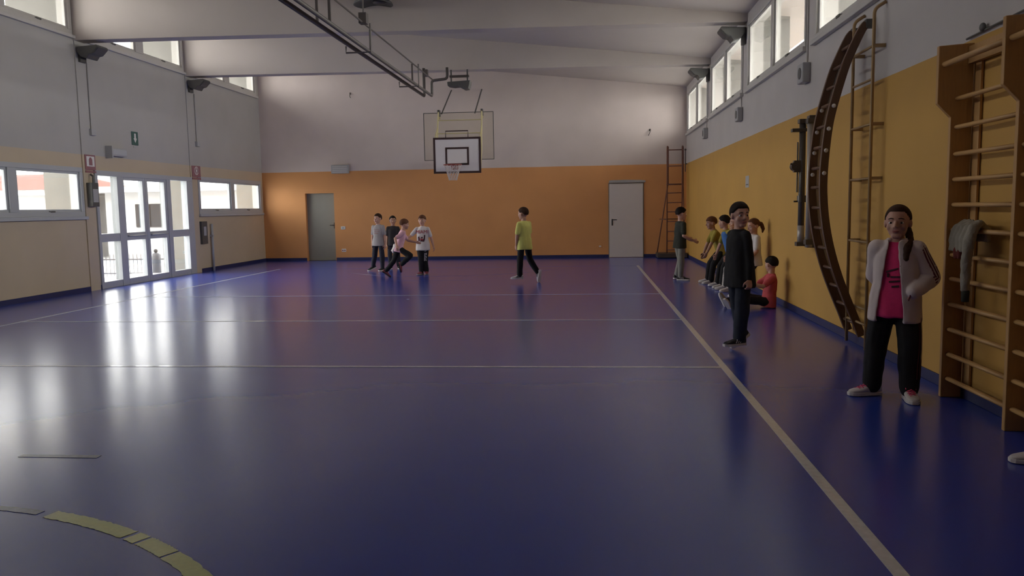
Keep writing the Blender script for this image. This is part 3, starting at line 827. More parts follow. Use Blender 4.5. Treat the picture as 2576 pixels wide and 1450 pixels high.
tag(sl, 'slim ochre steel wall ladder just right of the curved ladder', 'ladder')

# ------------------------------------------------------------------ wall bars at the right edge
wb = empty('wall_bars', (2.6, 5.15, 0))
for y in (6.06, 5.15, 4.24):
    b = MB(); b.prism([(2.58 - 2.6, 0), (2.725 - 2.6, 0), (2.725 - 2.6, 2.545), (2.485 - 2.6, 2.53), (2.485 - 2.6, 2.13), (2.58 - 2.6, 2.03)], 1, y - .019 - 5.15, y + .019 - 5.15)
    b.build('upright', 'wood', wb, bevel=.005)
RZ = [.14, .32, .505, .69, .875, 1.05, 1.23, 1.41, 1.59, 1.77, 1.96, 2.16]
def rungm(x, z, y0, y1, rx=.021, rz=.016):
    b = MB(); ax = V((1, 0, 0)); az = V((0, 0, 1))
    b.loft([b.ring(V((x - 2.6, y - 5.15, z)), ax, az, rx, rz, 12) for y in (y0, y1)])
    return b.build('rung', 'woodrung', wb, smooth=True)
for y0, y1 in ((5.169, 6.041), (4.259, 5.131)):
    for z in RZ: rungm(2.625, z, y0, y1)
    rungm(2.53, 2.40, y0, y1, .024, .02)
    MB().box(.085, .125, y0 - 5.15, y1 - 5.15, 2.40, 2.52).build('top_board', 'wood', wb)
    MB().box(.115, .13, y0 + .05 - 5.15, y0 + .13 - 5.15, .1, 2.4).build('back_batten', 'wood', wb)
    MB().box(.115, .13, y1 - .13 - 5.15, y1 - .05 - 5.15, .1, 2.4).build('back_batten', 'wood', wb)
tag(wb, 'pale wooden wall bars with many rungs at the right edge', 'wall bars')
o = empty('wall_cable', (XR - .02, 5.9, 2.62)); MB().cyl((0, .25, -.03), (0, -.75, .0), .008).build('cable', 'lampmetal', o); MB().ell(V((-.01, 0, 0)), V((1, 0, 0)), V((0, 1, 0)), V((0, 0, 1)), .02, .03, .03).build('clip', 'lampmetal', o)
tag(o, 'thin dark cable with clip on the wall above the wall bars', 'cable')
o, w, h = wallbox('power_socket', 6.17, 6.27, .24, .40, .02, 'metalpaint', 'brownish socket plate low on the ochre wall beside the wall bars', 'socket', x=XR, s=-1)
MB().box(-.024, -.02, -.03, .03, .05, .11).build('outlet', 'darkmetal', o)

# ------------------------------------------------------------------ people
X_, Y_, Z_ = V((1, 0, 0)), V((0, 1, 0)), V((0, 0, 1))
def remesh(b, voxel, smooth=4, fac=.5, wrinkle=0.0, wscale=9.0, seed=0.0):
    me = b.mesh('tmp')
    o = bpy.data.objects.new('tmp', me); COL.objects.link(o)
    md = o.modifiers.new('r', 'REMESH'); md.mode = 'VOXEL'; md.voxel_size = voxel; md.adaptivity = 0
    if smooth:
        sm = o.modifiers.new('s', 'SMOOTH'); sm.factor = fac; sm.iterations = smooth
    dg = bpy.context.evaluated_depsgraph_get()
    out = bpy.data.meshes.new_from_object(o.evaluated_get(dg))
    bpy.data.objects.remove(o, do_unlink=True); bpy.data.meshes.remove(me)
    if wrinkle:
        ns = [v.normal.copy() for v in out.vertices]
        for v, n in zip(out.vertices, ns):
            p = v.co
            w = noise.noise((p.x * wscale + seed, p.y * wscale, p.z * wscale * .55)) + .5 * noise.noise((p.x * wscale * 2.3, p.y * wscale * 2.3 + seed, p.z * wscale * 1.6))
            v.co = p + n * (w * wrinkle)
    return out

def bvh_of(me):
    return BVHTree.FromPolygons([v.co.copy() for v in me.vertices], [tuple(p.vertices) for p in me.polygons])

def hand(b, w, d, n, t, H, curl):
    d = d.normalized(); n = (n - d * n.dot(d)).normalized(); t = (t - d * t.dot(d)); t = (t - n * t.dot(n)).normalized()
    b.loft([b.ring(w + d * (H * q), t, n, H * rx, H * ry, 12, 2.6) for q, rx, ry in ((-.008, .013, .012), (.008, .017, .012), (.03, .0235, .0115), (.05, .0225, .0105), (.056, .019, .008))])
    for i, L in enumerate((.040, .045, .042, .033)):
        p = w + d * (H * (.050 - (.004 if i == 3 else 0))) + t * (H * (.0175 - i * .0117))
        a = .15
        for k, fr in enumerate((.42, .32, .26)):
            a += curl * (.7, 1.0, .9)[k]
            q = p + (d * math.cos(a) + n * math.sin(a)).normalized() * (H * L * fr * 1.05)
            r = H * .0056
            b.caps(p, q, r, r * .95, 8); p = q
    p = w + d * (H * .012) + t * (H * .017)
    q = p + (d * .65 + t * .65 + n * .45).normalized() * (H * .026); b.caps(p, q, H * .008, H * .0068, 8)
    b.caps(q, q + (d * .9 + t * (.15 - curl * .3) + n * (.3 + curl * .4)).normalized() * (H * .024), H * .0066, H * .0056, 8)

def foot_axes(fd, up=None):
    fd = fd.normalized()
    up = Z_ if up is None else up
    s = fd.cross(up).normalized(); u = s.cross(fd).normalized()
    return fd, s, u

def shoe(root, ank, fd, H, m, sole_m='sole', lace=None, strap=None, toe=None):
    f, s, u = foot_axes(fd)
    k = H / 1.3
    def P(a, c, h): return ank + f * (a * k) + s * (c * k) + u * ((h - .058) * k)
    b = MB()
    for a, w, h, z in ((-.062, .018, .02, .040), (-.055, .029, .032, .042), (-.03, .034, .042, .05), (.0, .036, .046, .054), (.04, .038, .038, .046), (.08, .042, .029, .038), (.12, .041, .022, .031), (.15, .033, .016, .026), (.168, .016, .009, .022)):
        pass
    rings = []
    for a, w, top in ((-.064, .016, .060), (-.056, .029, .078), (-.03, .034, .086), (.0, .036, .088), (.035, .038, .074), (.075, .042, .058), (.115, .042, .048), (.148, .034, .040), (.166, .017, .032)):
        c = P(a, 0, (top + .016) / 2)
        rings.append(b.ring(c, s, u, w * k, (top - .016) / 2 * k, 14, 2.5))
    b.loft(rings)
    up = link('shoe', remesh(b, .007, 3), m, root, smooth=True)
    b = MB(); out = []
    for a, w in ((-.068, .014), (-.058, .030), (-.03, .036), (.02, .037), (.075, .044), (.118, .044), (.150, .036), (.170, .018)):
        out.append((a, w))
    ringb = [P(a, w, .0) for a, w in out] + [P(a, -w, .0) for a, w in reversed(out)]
    ringt = [P(a, w, .024) for a, w in out] + [P(a, -w, .024) for a, w in reversed(out)]
    b.loft([ringb, ringt]); b.build('sole', sole_m, up, bevel=.004)
    if lace:
        b = MB()
        for i in range(4):
            a = .03 + i * .022; top = .083 - i * .0085
            b.tube([P(a, -.026, top - .012), P(a + .006, 0, top + .003), P(a, .026, top - .012)], .0042 * k, 6)
            b.tube([P(a, -.022, top - .010), P(a + .02, .02, top - .012)], .0038 * k, 6)
        b.tube([P(.03, .0, .092), P(.035, .035, .098), P(.05, .03, .078)], .0042 * k, 6); b.tube([P(.03, .0, .092), P(.035, -.035, .098), P(.05, -.03, .078)], .0042 * k, 6)
        b.build('laces', lace, up)
    if strap:
        b = MB()
        for a in (.02, .042, .064):
            for sd in (-1, 1):
                b.tube([P(a, sd * .0405, .03), P(a - .01, sd * .040, .045), P(a - .018, sd * .033, .062)], .0045 * k, 6)
        b.build('side_stripe', strap, up)
    if toe:
        b = MB(); b.ell(P(.125, 0, .034), f, s, u, .045 * k, .040 * k, .020 * k); b.build('toe_cap', toe, up, smooth=True)
    return up

def hairline(a, style):
    a = abs(a)
    fr = {'short': .40, 'fringe': .20, 'pony': .50, 'messy': .22}.get(style, .36)
    if a < .75: return fr
    if a < 1.25: return fr + (a - .75) / .5 * (-.10 - fr)
    if a < 1.75: return -.10 if style in ('short', 'fringe') else -.2
    if a < 2.2: return -.12 - (a - 1.75) / .45 * .45
    return -.62

def person(name, label, loc, F, H, U, look, arms, legs, feet, tops, trouser='blackcloth', skin='skin', hair='hairbrown', style='short', shoes=('shoew', 'sole'), sleeve='short', pz=None, curl=(.35, .35), loose=1.0, jacket=False, lace=None, strap=None, toe=None, legfat=1.0, vox=.0065, cap=None, hide_foot=None, hem=-.06, hands={}, smile=False):
    F = V((F[0], F[1], 0)).normalized()
    R3 = Matrix.Rotation(math.atan2(-F.x, F.y), 3, 'Z')
    inv = R3.inverted()
    lc = lambda v: (inv @ V(v)).normalized()
    U, look = lc(U), lc(look)
    arms = {k: [lc(v) for v in q] for k, q in arms.items()}
    legs = {k: [lc(v) for v in q] for k, q in legs.items()}
    feet = {k: lc(v) for k, v in feet.items()}
    tf = (Y_ - U * Y_.dot(U)).normalized(); tr = tf.cross(U)
    P = V((0, 0, 0))
    J = {}
    for sd, s in (('R', 1), ('L', -1)):
        hip = P + X_ * (s * .055 * H)
        kn = hip + legs[sd][0] * (.235 * H); an = kn + legs[sd][1] * (.225 * H)
        sh = P + U * (.276 * H) + tr * (s * .093 * H)
        el = sh + arms[sd][0] * (.165 * H); wr = el + arms[sd][1] * (.145 * H)
        J[sd] = dict(hip=hip, kn=kn, an=an, sh=sh, el=el, wr=wr)
    if pz is None:
        low = 1e9
        for sd in 'RL':
            f, s, u = foot_axes(feet[sd]); k = H / 1.3
            for a in (-.066, .09, .168):
                low = min(low, (J[sd]['an'] + f * (a * k) - u * (.058 * k)).z)
        dz = -low + .003
    else: dz = pz
    off = V((0, 0, dz))
    P = P + off
    for sd in 'RL':
        for k in J[sd]: J[sd][k] = J[sd][k] + off
    root = empty(name, (loc[0], loc[1], 0), math.atan2(-F.x, F.y))
    neck = P + U * (.325 * H)
    hu = (U * .55 + Z_ * .65).normalized()
    lf = look.normalized()
    hu = (hu - lf * hu.dot(lf)).normalized(); hr = lf.cross(hu)
    ks = H * .166 / .205
    HC = neck + (U * .4 + Z_ * .6).normalized() * (.092 * H) + V((lf.x, lf.y, 0)) * (.010 * H)
    def h(x, y, z): return HC + hr * (x * ks) + lf * (y * ks) + hu * (z * ks)
    # ---- body: one continuous skin
    b = MB()
    tor = ((-.05, .060, .050), (-.02, .082, .060), (.03, .083, .060), (.10, .074, .054), (.18, .082, .058), (.245, .088, .058), (.282, .072, .048), (.310, .042, .037), (.335, .033, .033))
    b.loft([b.ring(P + U * (q * H), tr, tf, rx * H, ry * H, 18, 2.2) for q, rx, ry in tor])
    b.caps(P + U * (.30 * H), h(0, -.012, -.05), .034 * H, .033 * H, 14)
    b.ell(h(0, -.008, .022), hr, lf, hu, .073 * ks, .090 * ks, .082 * ks, 20, 14)
    b.ell(h(0, .018, -.03), hr, lf, hu, .059 * ks, .067 * ks, .074 * ks, 20, 14)
    b.caps(h(-.010, .058, -.083), h(.010, .058, -.083), .020 * ks, .020 * ks)
    b.caps(h(0, .080, .006), h(0, .096, -.022), .0075 * ks, .0115 * ks)
    b.caps(h(-.010, .084, -.026), h(.010, .084, -.026), .008 * ks, .008 * ks)
    for s in (-1, 1):
        b.ell(h(s * .072, -.006, -.008), hr, lf, hu, .012 * ks, .019 * ks, .029 * ks, 12, 8)
        b.caps(h(s * .018, .073, .022), h(s * .042, .062, .020), .010 * ks, .009 * ks, 8)
        b.ell(h(s * .036, .052, -.03), hr, lf, hu, .024 * ks, .022 * ks, .026 * ks, 10, 8)
    for sd, s in (('R', 1), ('L', -1)):
        j = J[sd]
        b.caps(P + U * (.272 * H) + tr * (s * .04 * H), j['sh'], .032 * H, .030 * H)
        b.caps(j['sh'], j['el'], .030 * H, .0235 * H)
        b.caps(j['el'], j['el'].lerp(j['wr'], .35), .0235 * H, .024 * H); b.caps(j['el'].lerp(j['wr'], .35), j['wr'], .024 * H, .0155 * H)
        d = arms[sd][1]
        n = -tr * s; t = tf if d.z < -.3 else (Z_ if abs(d.z) < .6 else tf)
        if abs(d.dot(n)) > .85: n = -Z_
        if sd in hands: d = lc(hands[sd])
        hand(b, j['wr'], d, n, t, H, curl[0 if sd == 'R' else 1])
        b.caps(j['hip'], j['kn'], .050 * H, .036 * H)
        b.caps(j['kn'], j['kn'].lerp(j['an'], .35), .035 * H, .037 * H); b.caps(j['kn'].lerp(j['an'], .35), j['an'], .037 * H, .022 * H)
        f, s_, u = foot_axes(feet[sd]); k = H / 1.3
        b.caps(j['an'] - u * (.018 * k), j['an'] + f * (.10 * k) - u * (.025 * k), .024 * k, .018 * k)
    link('body', remesh(b, vox, 3), skin, root, smooth=True)
    # ---- face
    for s in (-1, 1):
        b = MB(); b.ell(h(s * .031, .0645, -.001), hr, lf, hu, .0135 * ks, .0115 * ks, .0085 * ks, 14, 8); e = b.build('eye', 'eyew', root, smooth=True)
        b = MB(); b.ell(h(s * .031, .0725, -.001), hr, lf, hu, .0068 * ks, .005 * ks, .0068 * ks, 12, 8); b.build('iris', 'iris', e, smooth=True)
        b = MB(); b.tube([h(s * .014, .082, .0245), h(s * .030, .079, .0275), h(s * .046, .067, .0215)], [.0028 * ks, .0034 * ks, .0022 * ks], 8); b.build('eyebrow', hair, root, smooth=True)
    if smile:
        b = MB(); b.tube([h(-.026, .066, -.046), h(-.016, .080, -.053), h(0, .0845, -.0555), h(.016, .080, -.053), h(.026, .066, -.046)], [.003 * ks, .0042 * ks, .0046 * ks, .0042 * ks, .003 * ks], 8)
        b.tube([h(-.026, .066, -.046), h(-.015, .080, -.062), h(0, .084, -.066), h(.015, .080, -.062), h(.026, .066, -.046)], [.003 * ks, .0045 * ks, .005 * ks, .0045 * ks, .003 * ks], 8)
        lp = b.build('lips', 'lip', root, smooth=True)
        b = MB(); b.ell(h(0, .0765, -.0575), hr, lf, hu, .019 * ks, .006 * ks, .005 * ks, 12, 8); b.build('teeth', 'eyew', lp, smooth=True)
    else:
        b = MB(); b.ell(h(0, .0785, -.053), hr, lf, hu, .021 * ks, .008 * ks, .0042 * ks, 14, 8); b.ell(h(0, .0775, -.0605), hr, lf, hu, .018 * ks, .008 * ks, .0048 * ks, 14, 8); b.build('lips', 'lip', root, smooth=True)
    # ---- hair
    b = MB(); rings = []; n1, n2 = 26, 44
    cc = h(0, -.012, .026)
    for i in range(n1 + 1):
        th = math.pi * (.012 + .976 * i / n1)
        ring = []
        for k in range(n2):
            a = 2 * math.pi * k / n2 - math.pi
            dx, dy, dz_ = math.sin(th) * math.sin(a), math.sin(th) * math.cos(a), math.cos(th)
            hl = hairline(a, style) + .05 * noise.noise((a * 3.1, H * 7, loc[0]))
            t = max(0, min(1, (dz_ - hl + .06) / .12)); t = t * t * (3 - 2 * t)
            thick = 1.09 + .035 * max(0, dz_) + (.05 if style == 'messy' else .022) * noise.noise((dx * 6 + loc[0] * 3, dy * 6, dz_ * 3)) + .02 * noise.noise((a * 9, th * 2, loc[1]))
            if style == 'pony': thick = 1.055 + .012 * noise.noise((a * 12, th * 3, 1))
            q = .84 + (thick - .84) * t
            ring.append(cc + hr * (dx * .075 * ks * q) + lf * (dy * .092 * ks * q) + hu * (dz_ * .083 * ks * q))
        rings.append(ring)
    b.loft(rings)
    ho = b.build('hair', hair, root, smooth=True)
    if cap:
        b = MB(); b.loft([b.ring(h(0, -.01, z), hr, lf, rx * ks, ry * ks, 24) for z, rx, ry in ((.035, .084, .104), (.06, .085, .104), (.085, .072, .088), (.108, .045, .055), (.114, .015, .02))]); b.loft([b.ring(h(0, .07, z), hr, lf, .07 * ks, .075 * ks, 24) for z in (.034, .040)])
        b.build('cap', cap, root, smooth=True)
    # ---- top
    info = dict(root=root, P=P, U=U, tf=tf, tr=tr, J=J, H=H, h=h, HC=HC, hr=hr, lf=lf, hu=hu)
    def top_soup(g, hem, sl, collar=.318):
        b = MB()
        rows = ((hem, .117, .084), (hem + .03, .116, .083), (.03, .110, .078), (.10, .095, .070), (.19, .095, .069), (.245, .094, .065), (.280, .076, .054), (.303, .052, .045), (collar, .043, .042))
        b.loft([b.ring(P + U * (q * H), tr, tf, (rx * loose + g) * H, (ry * loose + g) * H, 20, 2.3) for q, rx, ry in rows])
        for sd, s in (('R', 1), ('L', -1)):
            j = J[sd]
            b.caps(P + U * (.276 * H) + tr * (s * .035 * H), j['sh'], (.034 + g) * H, (.035 + g) * H)
            if sl == 'short':
                b.caps(j['sh'], j['sh'].lerp(j['el'], .74), (.035 + g) * H, (.037 + g) * H)
            elif sl == 'long':
                b.caps(j['sh'], j['el'], (.035 + g) * H, (.032 + g) * H); b.caps(j['el'], j['wr'] - arms[sd][1] * (.012 * H), (.032 + g) * H, (.025 + g) * H)
        return b
    tm = tops if isinstance(tops, str) else tops[0]
    me = remesh(top_soup(0, hem, 'short' if jacket else sleeve), .010, 4, wrinkle=.0075, seed=loc[0] * 5)
    info['top'] = link('pullover' if sleeve == 'long' and not jacket else 'shirt', me, tm, root, smooth=True)
    info['top_me'] = me
    if jacket:
        me = remesh(top_soup(.011, hem - .02, 'long', .33), .009, 3, wrinkle=.006, seed=3)
        bm = bmesh.new(); bm.from_mesh(me)
        kill = []
        for fc in bm.faces:
            c = fc.calc_center_median() - P
            lx, ly, lz = c.dot(tr), c.dot(tf), c.dot(U) / H
            wid = (.030 + .055 * max(0, min(1, (.30 - lz) / .36))) * (H / 1.3)
            if ly > .02 and abs(lx - .012) < wid: kill.append(fc)
            elif lz > .325: kill.append(fc)
        bmesh.ops.delete(bm, geom=kill, context='FACES')
        for it in range(14):
            new = {}
            for v in bm.verts:
                nb = [e.other_vert(v) for e in v.link_edges if e.is_boundary]
                if len(nb) == 2: new[v] = (v.co * 2 + nb[0].co + nb[1].co) / 4
            for v, c in new.items(): v.co = c
        bm.to_mesh(me); bm.free()
        jo = link('jacket', me, jacket, root, smooth=True)
        sd_ = jo.modifiers.new('solid', 'SOLIDIFY'); sd_.thickness = .006; sd_.offset = 1
        info['jacket'] = jo; info['jacket_me'] = me
    if isinstance(tops, tuple) and len(tops) > 1:          # vest over the shirt
        b = MB(); b.loft([b.ring(P + U * (q * H), tr, tf, rx * H, ry * H, 20, 2.3) for q, rx, ry in ((.0, .106, .082), (.1, .102, .079), (.2, .103, .078), (.27, .098, .070), (.30, .06, .05))])
        link('vest', remesh(b, .010, 3, wrinkle=.005), tops[1], root, smooth=True)
    # ---- trousers
    b = MB()
    b.loft([b.ring(P + (U * .6 + Z_ * .4).normalized() * (q * H), (tr + X_).normalized(), (tf + Y_).normalized(), rx * H, ry * H, 18, 2.3) for q, rx, ry in ((-.05, .078, .064), (-.02, .086, .065), (.02, .084, .063), (.045, .078, .058))])
    for sd in 'RL':
        j = J[sd]
        b.caps(j['hip'], j['kn'], .054 * H * legfat, .047 * H * legfat)
        b.caps(j['kn'], j['an'].lerp(j['kn'], .06), .047 * H * legfat, .040 * H * legfat)
    me = remesh(b, .010, 4, wrinkle=.010, wscale=8, seed=loc[1] * 3)
    info['trousers'] = link('trousers', me, trouser, root, smooth=True); info['trousers_me'] = me
    for sd in 'RL':
        if hide_foot == sd: continue
        shoe(root, J[sd]['an'], feet[sd], H, shoes[0], shoes[1], lace, strap, toe)
    tag(root, label, 'person')
    return info

def ribbon(me, pts, outs, width, off, name, m, parent, side=None):
    # flat strip laid on the cloth: pts are centres, outs the outward directions
    t = bvh_of(me); rows = []
    for i, (p, o) in enumerate(zip(pts, outs)):
        d = (pts[min(i + 1, len(pts) - 1)] - pts[max(i - 1, 0)]).normalized()
        s = d.cross(o).normalized()
        row = []
        for q in (-.5, 0, .5):
            c = p + s * (q * width + off)
            hit = t.ray_cast(c + o * .4, -o)
            row.append((hit[0] + o * .007) if hit[0] is not None else c + o * .05)
        rows.append(row)
    b = MB()
    vs = [v for r in rows for v in r]; fs = []
    for i in range(len(rows) - 1):
        for k in range(2):
            a = i * 3 + k; fs.append((a, a + 1, a + 4, a + 3))
    b.add(vs, fs)
    o = b.build(name, m, parent, smooth=True)
    sd = o.modifiers.new('solid', 'SOLIDIFY'); sd.thickness = .002
    return o

def patch(me, polys, origin, right, up, out, name, m, parent, cuts=2):
    # flat print: 2-D polygons projected on to the cloth
    t = bvh_of(me); bm = bmesh.new()
    for poly in polys:
        vs = [bm.verts.new((x, y, 0)) for x, y in poly]
        bm.faces.new(vs)
    bmesh.ops.triangulate(bm, faces=bm.faces)
    bmesh.ops.subdivide_edges(bm, edges=bm.edges, cuts=cuts, use_grid_fill=True)
    for v in bm.verts:
        c = origin + right * v.co.x + up * v.co.y
        hit = t.ray_cast(c + out * .4, -out)
        v.co = (hit[0] + out * .006) if hit[0] is not None else c
    mesh = bpy.data.meshes.new(name); bm.to_mesh(mesh); bm.free()
    o = link(name, mesh, m, parent)
    sd = o.modifiers.new('solid', 'SOLIDIFY'); sd.thickness = .0015
    return o

def word(me, text, size, origin, right, up, out, name, m, parent):
    cu = bpy.data.curves.new('t', 'FONT'); cu.body = text; cu.size = size; cu.align_x = 'CENTER'; cu.align_y = 'CENTER'; cu.resolution_u = 2; cu.offset = 0
    o = bpy.data.objects.new('t', cu); COL.objects.link(o)
    dg = bpy.context.evaluated_depsgraph_get()
    mm = bpy.data.meshes.new_from_object(o.evaluated_get(dg))
    bpy.data.objects.remove(o, do_unlink=True)
    t = bvh_of(me); bm = bmesh.new(); bm.from_mesh(mm)
    bmesh.ops.triangulate(bm, faces=bm.faces)
    bmesh.ops.subdivide_edges(bm, edges=bm.edges, cuts=2, use_grid_fill=True)
    for v in bm.verts:
        c = origin + right * v.co.x + up * v.co.y
        hit = t.ray_cast(c + out * .4, -out)
        v.co = (hit[0] + out * .006) if hit[0] is not None else c
    bm.to_mesh(mm); bm.free()
    q = link(name, mm, m, parent)
    sd = q.modifiers.new('solid', 'SOLIDIFY'); sd.thickness = .0015
    return q

# children on the court
A = person('person', 'boy in grey t-shirt and dark trousers standing at the left of the running child', (-4.90, 18.40), (-.25, -1), 1.33, (.02, .02, 1), (-.5, -1, -.02),
    dict(R=[(-.14, 0, -1), (-.04, -.12, -1)], L=[(.15, 0, -1), (.05, -.1, -1)]), dict(R=[(-.14, .12, -1), (-.25, .38, -.9)], L=[(.06, -.12, -1), (.0, .05, -1)]), dict(R=(-.65, -.7, -.3), L=(-.25, -1, 0)),
    'greytee', 'navy', style='short', shoes=('shoeb', 'sole'))
o = A['root']
patch(A['top_me'], [[(-.07, .03), (.07, .03), (.07, .05), (-.07, .05)], [(-.08, -.01), (.05, -.01), (.05, .012), (-.08, .012)], [(-.05, -.06), (.06, -.06), (.06, -.03), (-.05, -.03)]], A['P'] + A['U'] * .26, A['tr'], A['U'], A['tf'], 'shirt_print', 'print_faint', o)
person('person', 'boy in dark clothes half hidden behind the boy in grey', (-4.70, 19.05), (.3, -1), 1.28, (0, 0, 1), (.35, -1, 0),
    dict(R=[(-.12, 0, -1), (-.05, -.15, -1)], L=[(.2, 0, -1), (.1, -.2, -1)]), dict(R=[(-.05, -.05, -1), (0, .05, -1)], L=[(.08, .05, -1), (.05, .12, -1)]), dict(R=(-.1, -1, 0), L=(.3, -1, 0)),
    'darktee', 'navy', skin='skin2', hair='hairdark', shoes=('shoeb', 'sole'))
C_ = person('person', 'running child in pink and white top with brown hair flying', (-3.98, 16.55), (.95, .3), 1.25, (.30, .05, 1), (.85, .5, -.12),
    dict(R=[(-.62, -.35, -.45), (.25, -.45, -.75)], L=[(.42, .25, -.75), (.75, .30, -.22)]), dict(R=[(.86, 0, -.52), (-.72, .0, -.66)], L=[(-.36, 0, -1), (-.70, 0, -.80)]), dict(R=(.25, .0, -1), L=(.75, .1, -.55)),
    'pinktee', 'blackcloth', hair='hairwarm', style='messy', shoes=('shoered', 'shoeb'))
b = MB(); q = C_['P'] + C_['U'] * .03
b.ell(q - C_['tf'] * .075 - Z_ * .02, C_['tr'], C_['tf'], Z_, .11, .05, .07)
b.caps(q - C_['tf'] * .08 + C_['tr'] * .05, q - C_['tf'] * .13 + C_['tr'] * .06 - Z_ * .14, .035, .02); b.caps(q - C_['tf'] * .08 - C_['tr'] * .04, q - C_['tf'] * .15 - C_['tr'] * .03 - Z_ * .12, .035, .02)
link('tied_jumper', remesh(b, .010, 3, wrinkle=.008), 'whitetee', C_['root'], smooth=True)
D_ = person('person', 'boy in white MIAMI t-shirt reaching out to the running child', (-3.62, 17.35), (.02, -1), 1.30, (0, .02, 1), (-.1, -1, -.02),
    dict(R=[(-.66, -.12, -.72), (-.80, -.45, -.42)], L=[(.32, 0, -.95), (.26, -.05, -.96)]), dict(R=[(.06, -.10, -1), (.0, .12, -1)], L=[(-.09, .02, -1), (.05, .10, -1)]), dict(R=(-.35, -1, 0), L=(.2, -1, 0)),
    'whitetee', 'blackcloth', hair='hairwarm', style='fringe', shoes=('shoered', 'shoegrey'), hem=-.09, loose=1.05)
o = D_['root']; ri, up_, ou = D_['tr'], D_['U'], D_['tf']
# seen from the front the text runs from the wearer's right to left
word(D_['top_me'], 'MIAMI', .105, D_['P'] + up_ * .290, -ri, up_, ou, 'shirt_lettering', 'print_red', o)
patch(D_['top_me'], [[(-.09, .05), (-.06, .07), (-.045, -.03), (-.08, -.045)], [(-.045, -.045), (.05, -.055), (.06, -.02), (.02, -.005), (-.03, -.02)], [(.03, -.02), (.065, -.02), (.075, .09), (.05, .10), (.04, .03)], [(-.02, .02), (.02, .02), (.015, .06), (-.015, .05)]], D_['P'] + up_ * .13, -ri, up_, ou, 'shirt_graphic', 'print_dark', o)
patch(D_['top_me'], [[(-.03, -.02), (.03, -.03), (.035, .005), (-.03, .01)], [(-.055, -.02), (-.04, -.03), (-.038, .03), (-.055, .03)]], D_['P'] + up_ * .135, -ri, up_, ou, 'shirt_graphic', 'print_red', o)
jl = D_['J']['L']; th = jl['kn'] - jl['hip']
pts_ = [[(-.022, -.008), (.022, .012), (.022, .022), (-.022, .002)], [(-.022, -.026), (.022, -.006), (.022, .004), (-.022, -.016)]]
for k in range(5):
    z = -.06 - k * .036; w = .024
    pts_ += [[(-w, z), (w, z + .006), (w, z - .006), (-w, z - .012)], [(-w, z), (-w + .012, z), (-w + .012, z - .03), (-w, z - .03)]]
    if k % 2 == 0: pts_ += [[(w - .012, z), (w, z), (w, z - .026), (w - .012, z - .026)]]
patch(D_['trousers_me'], pts_, jl['hip'] + th * .38 + X_ * -.012, -X_, (-th).normalized(), Y_, 'trouser_print', 'print_white', o, 1)
person('person', 'boy in lime yellow t-shirt walking away alone on the court', (-1.20, 15.22), (-.72, .68), 1.35, (-.02, 0, 1), (-.95, .55, -.08),
    dict(R=[(.05, .1, -1), (-.15, .2, -1)], L=[(-.18, -.12, -1), (-.1, .22, -1)]), dict(R=[(.13, .08, -1), (.48, .05, -.85)], L=[(-.12, -.03, -1), (-.03, -.02, -1)]), dict(R=(-.15, .1, -1), L=(-.95, -.1, 0)),
    'yellowtee', 'blackcloth', hair='hairbrown', style='short', shoes=('shoew', 'sole'), strap='shoeb', hem=-.09, loose=1.06)
# children along the right wall
person('person', 'boy in dark t-shirt and grey trousers standing before the referee ladder', (1.76, 15.55), (.92, .35), 1.38, (.03, 0, 1), (.95, .3, -.12),
    dict(R=[(.0, -.2, -1), (.75, .1, -.35)], L=[(.1, .1, -1), (.8, .2, -.3)]), dict(R=[(-.04, -.03, -1), (-.02, 0, -1)], L=[(.16, .05, -1), (-.22, .05, -1)]), dict(R=(.95, -.3, 0), L=(.9, .3, 0)),
    'greentee', 'greytrouser', hair='hairdark', shoes=('shoeb', 'sole'), strap='print_white')
person('person', 'boy in mustard t-shirt leaning with straight arms on his knees', (2.44, 14.86), (-1, -.12), 1.30, (-.42, 0, 1), (-1, -.2, -.15),
    dict(R=[(-.40, .05, -.9), (-.36, 0, -.93)], L=[(-.40, -.1, -.9), (-.42, 0, -.9)]), dict(R=[(-.62, .10, -.78), (-.12, .05, -1)], L=[(-.58, -.12, -.8), (-.14, -.05, -1)]), dict(R=(-1, .15, 0), L=(-1, -.2, 0)),
    'olivetee', 'blackcloth', skin='skin2', hair='hairwarm', style='fringe', shoes=('shoew', 'sole'))
person('person', 'boy in blue vest with an arm raised behind the boy in mustard', (2.50, 14.12), (-1, -.1), 1.31, (-.30, 0, 1), (-.8, .5, -.1),
    dict(R=[(-.3, .2, -.9), (-.35, 0, -.93)], L=[(.05, -.95, .08), (.55, -.55, .55)]), dict(R=[(-.60, .10, -.8), (-.12, .05, -1)], L=[(-.55, -.12, -.82), (-.12, -.05, -1)]), dict(R=(-1, .15, 0), L=(-1, -.2, 0)),
    ('olivetee', 'bluevest'), 'blackcloth', hair='hairdark', shoes=('shoew', 'sole'))
I_ = person('person', 'child in patterned light clothes mostly hidden behind the boy in black', (2.50, 13.52), (-1, -.15), 1.28, (-.12, 0, 1), (-1, -.1, 0),
    dict(R=[(-.2, .2, -.9), (-.35, 0, -.9)], L=[(-.35, -.55, -.55), (-.15, .1, .95)]), dict(R=[(-.55, .10, -.8), (-.10, .05, -1)], L=[(-.50, -.12, -.85), (-.12, -.05, -1)]), dict(R=(-1, .15, 0), L=(-1, -.2, 0)),
    'patterntee', 'patterntee', hair='hairbrown', shoes=('shoew', 'sole'))
q = I_['P'] + V((-.05, .11, .02)); b = MB(); b.box(q.x - .03, q.x + .03, q.y - .012, q.y + .012, q.z - .05, q.z + .03); b.build('white_pouch', 'white', I_['root'], bevel=.008)
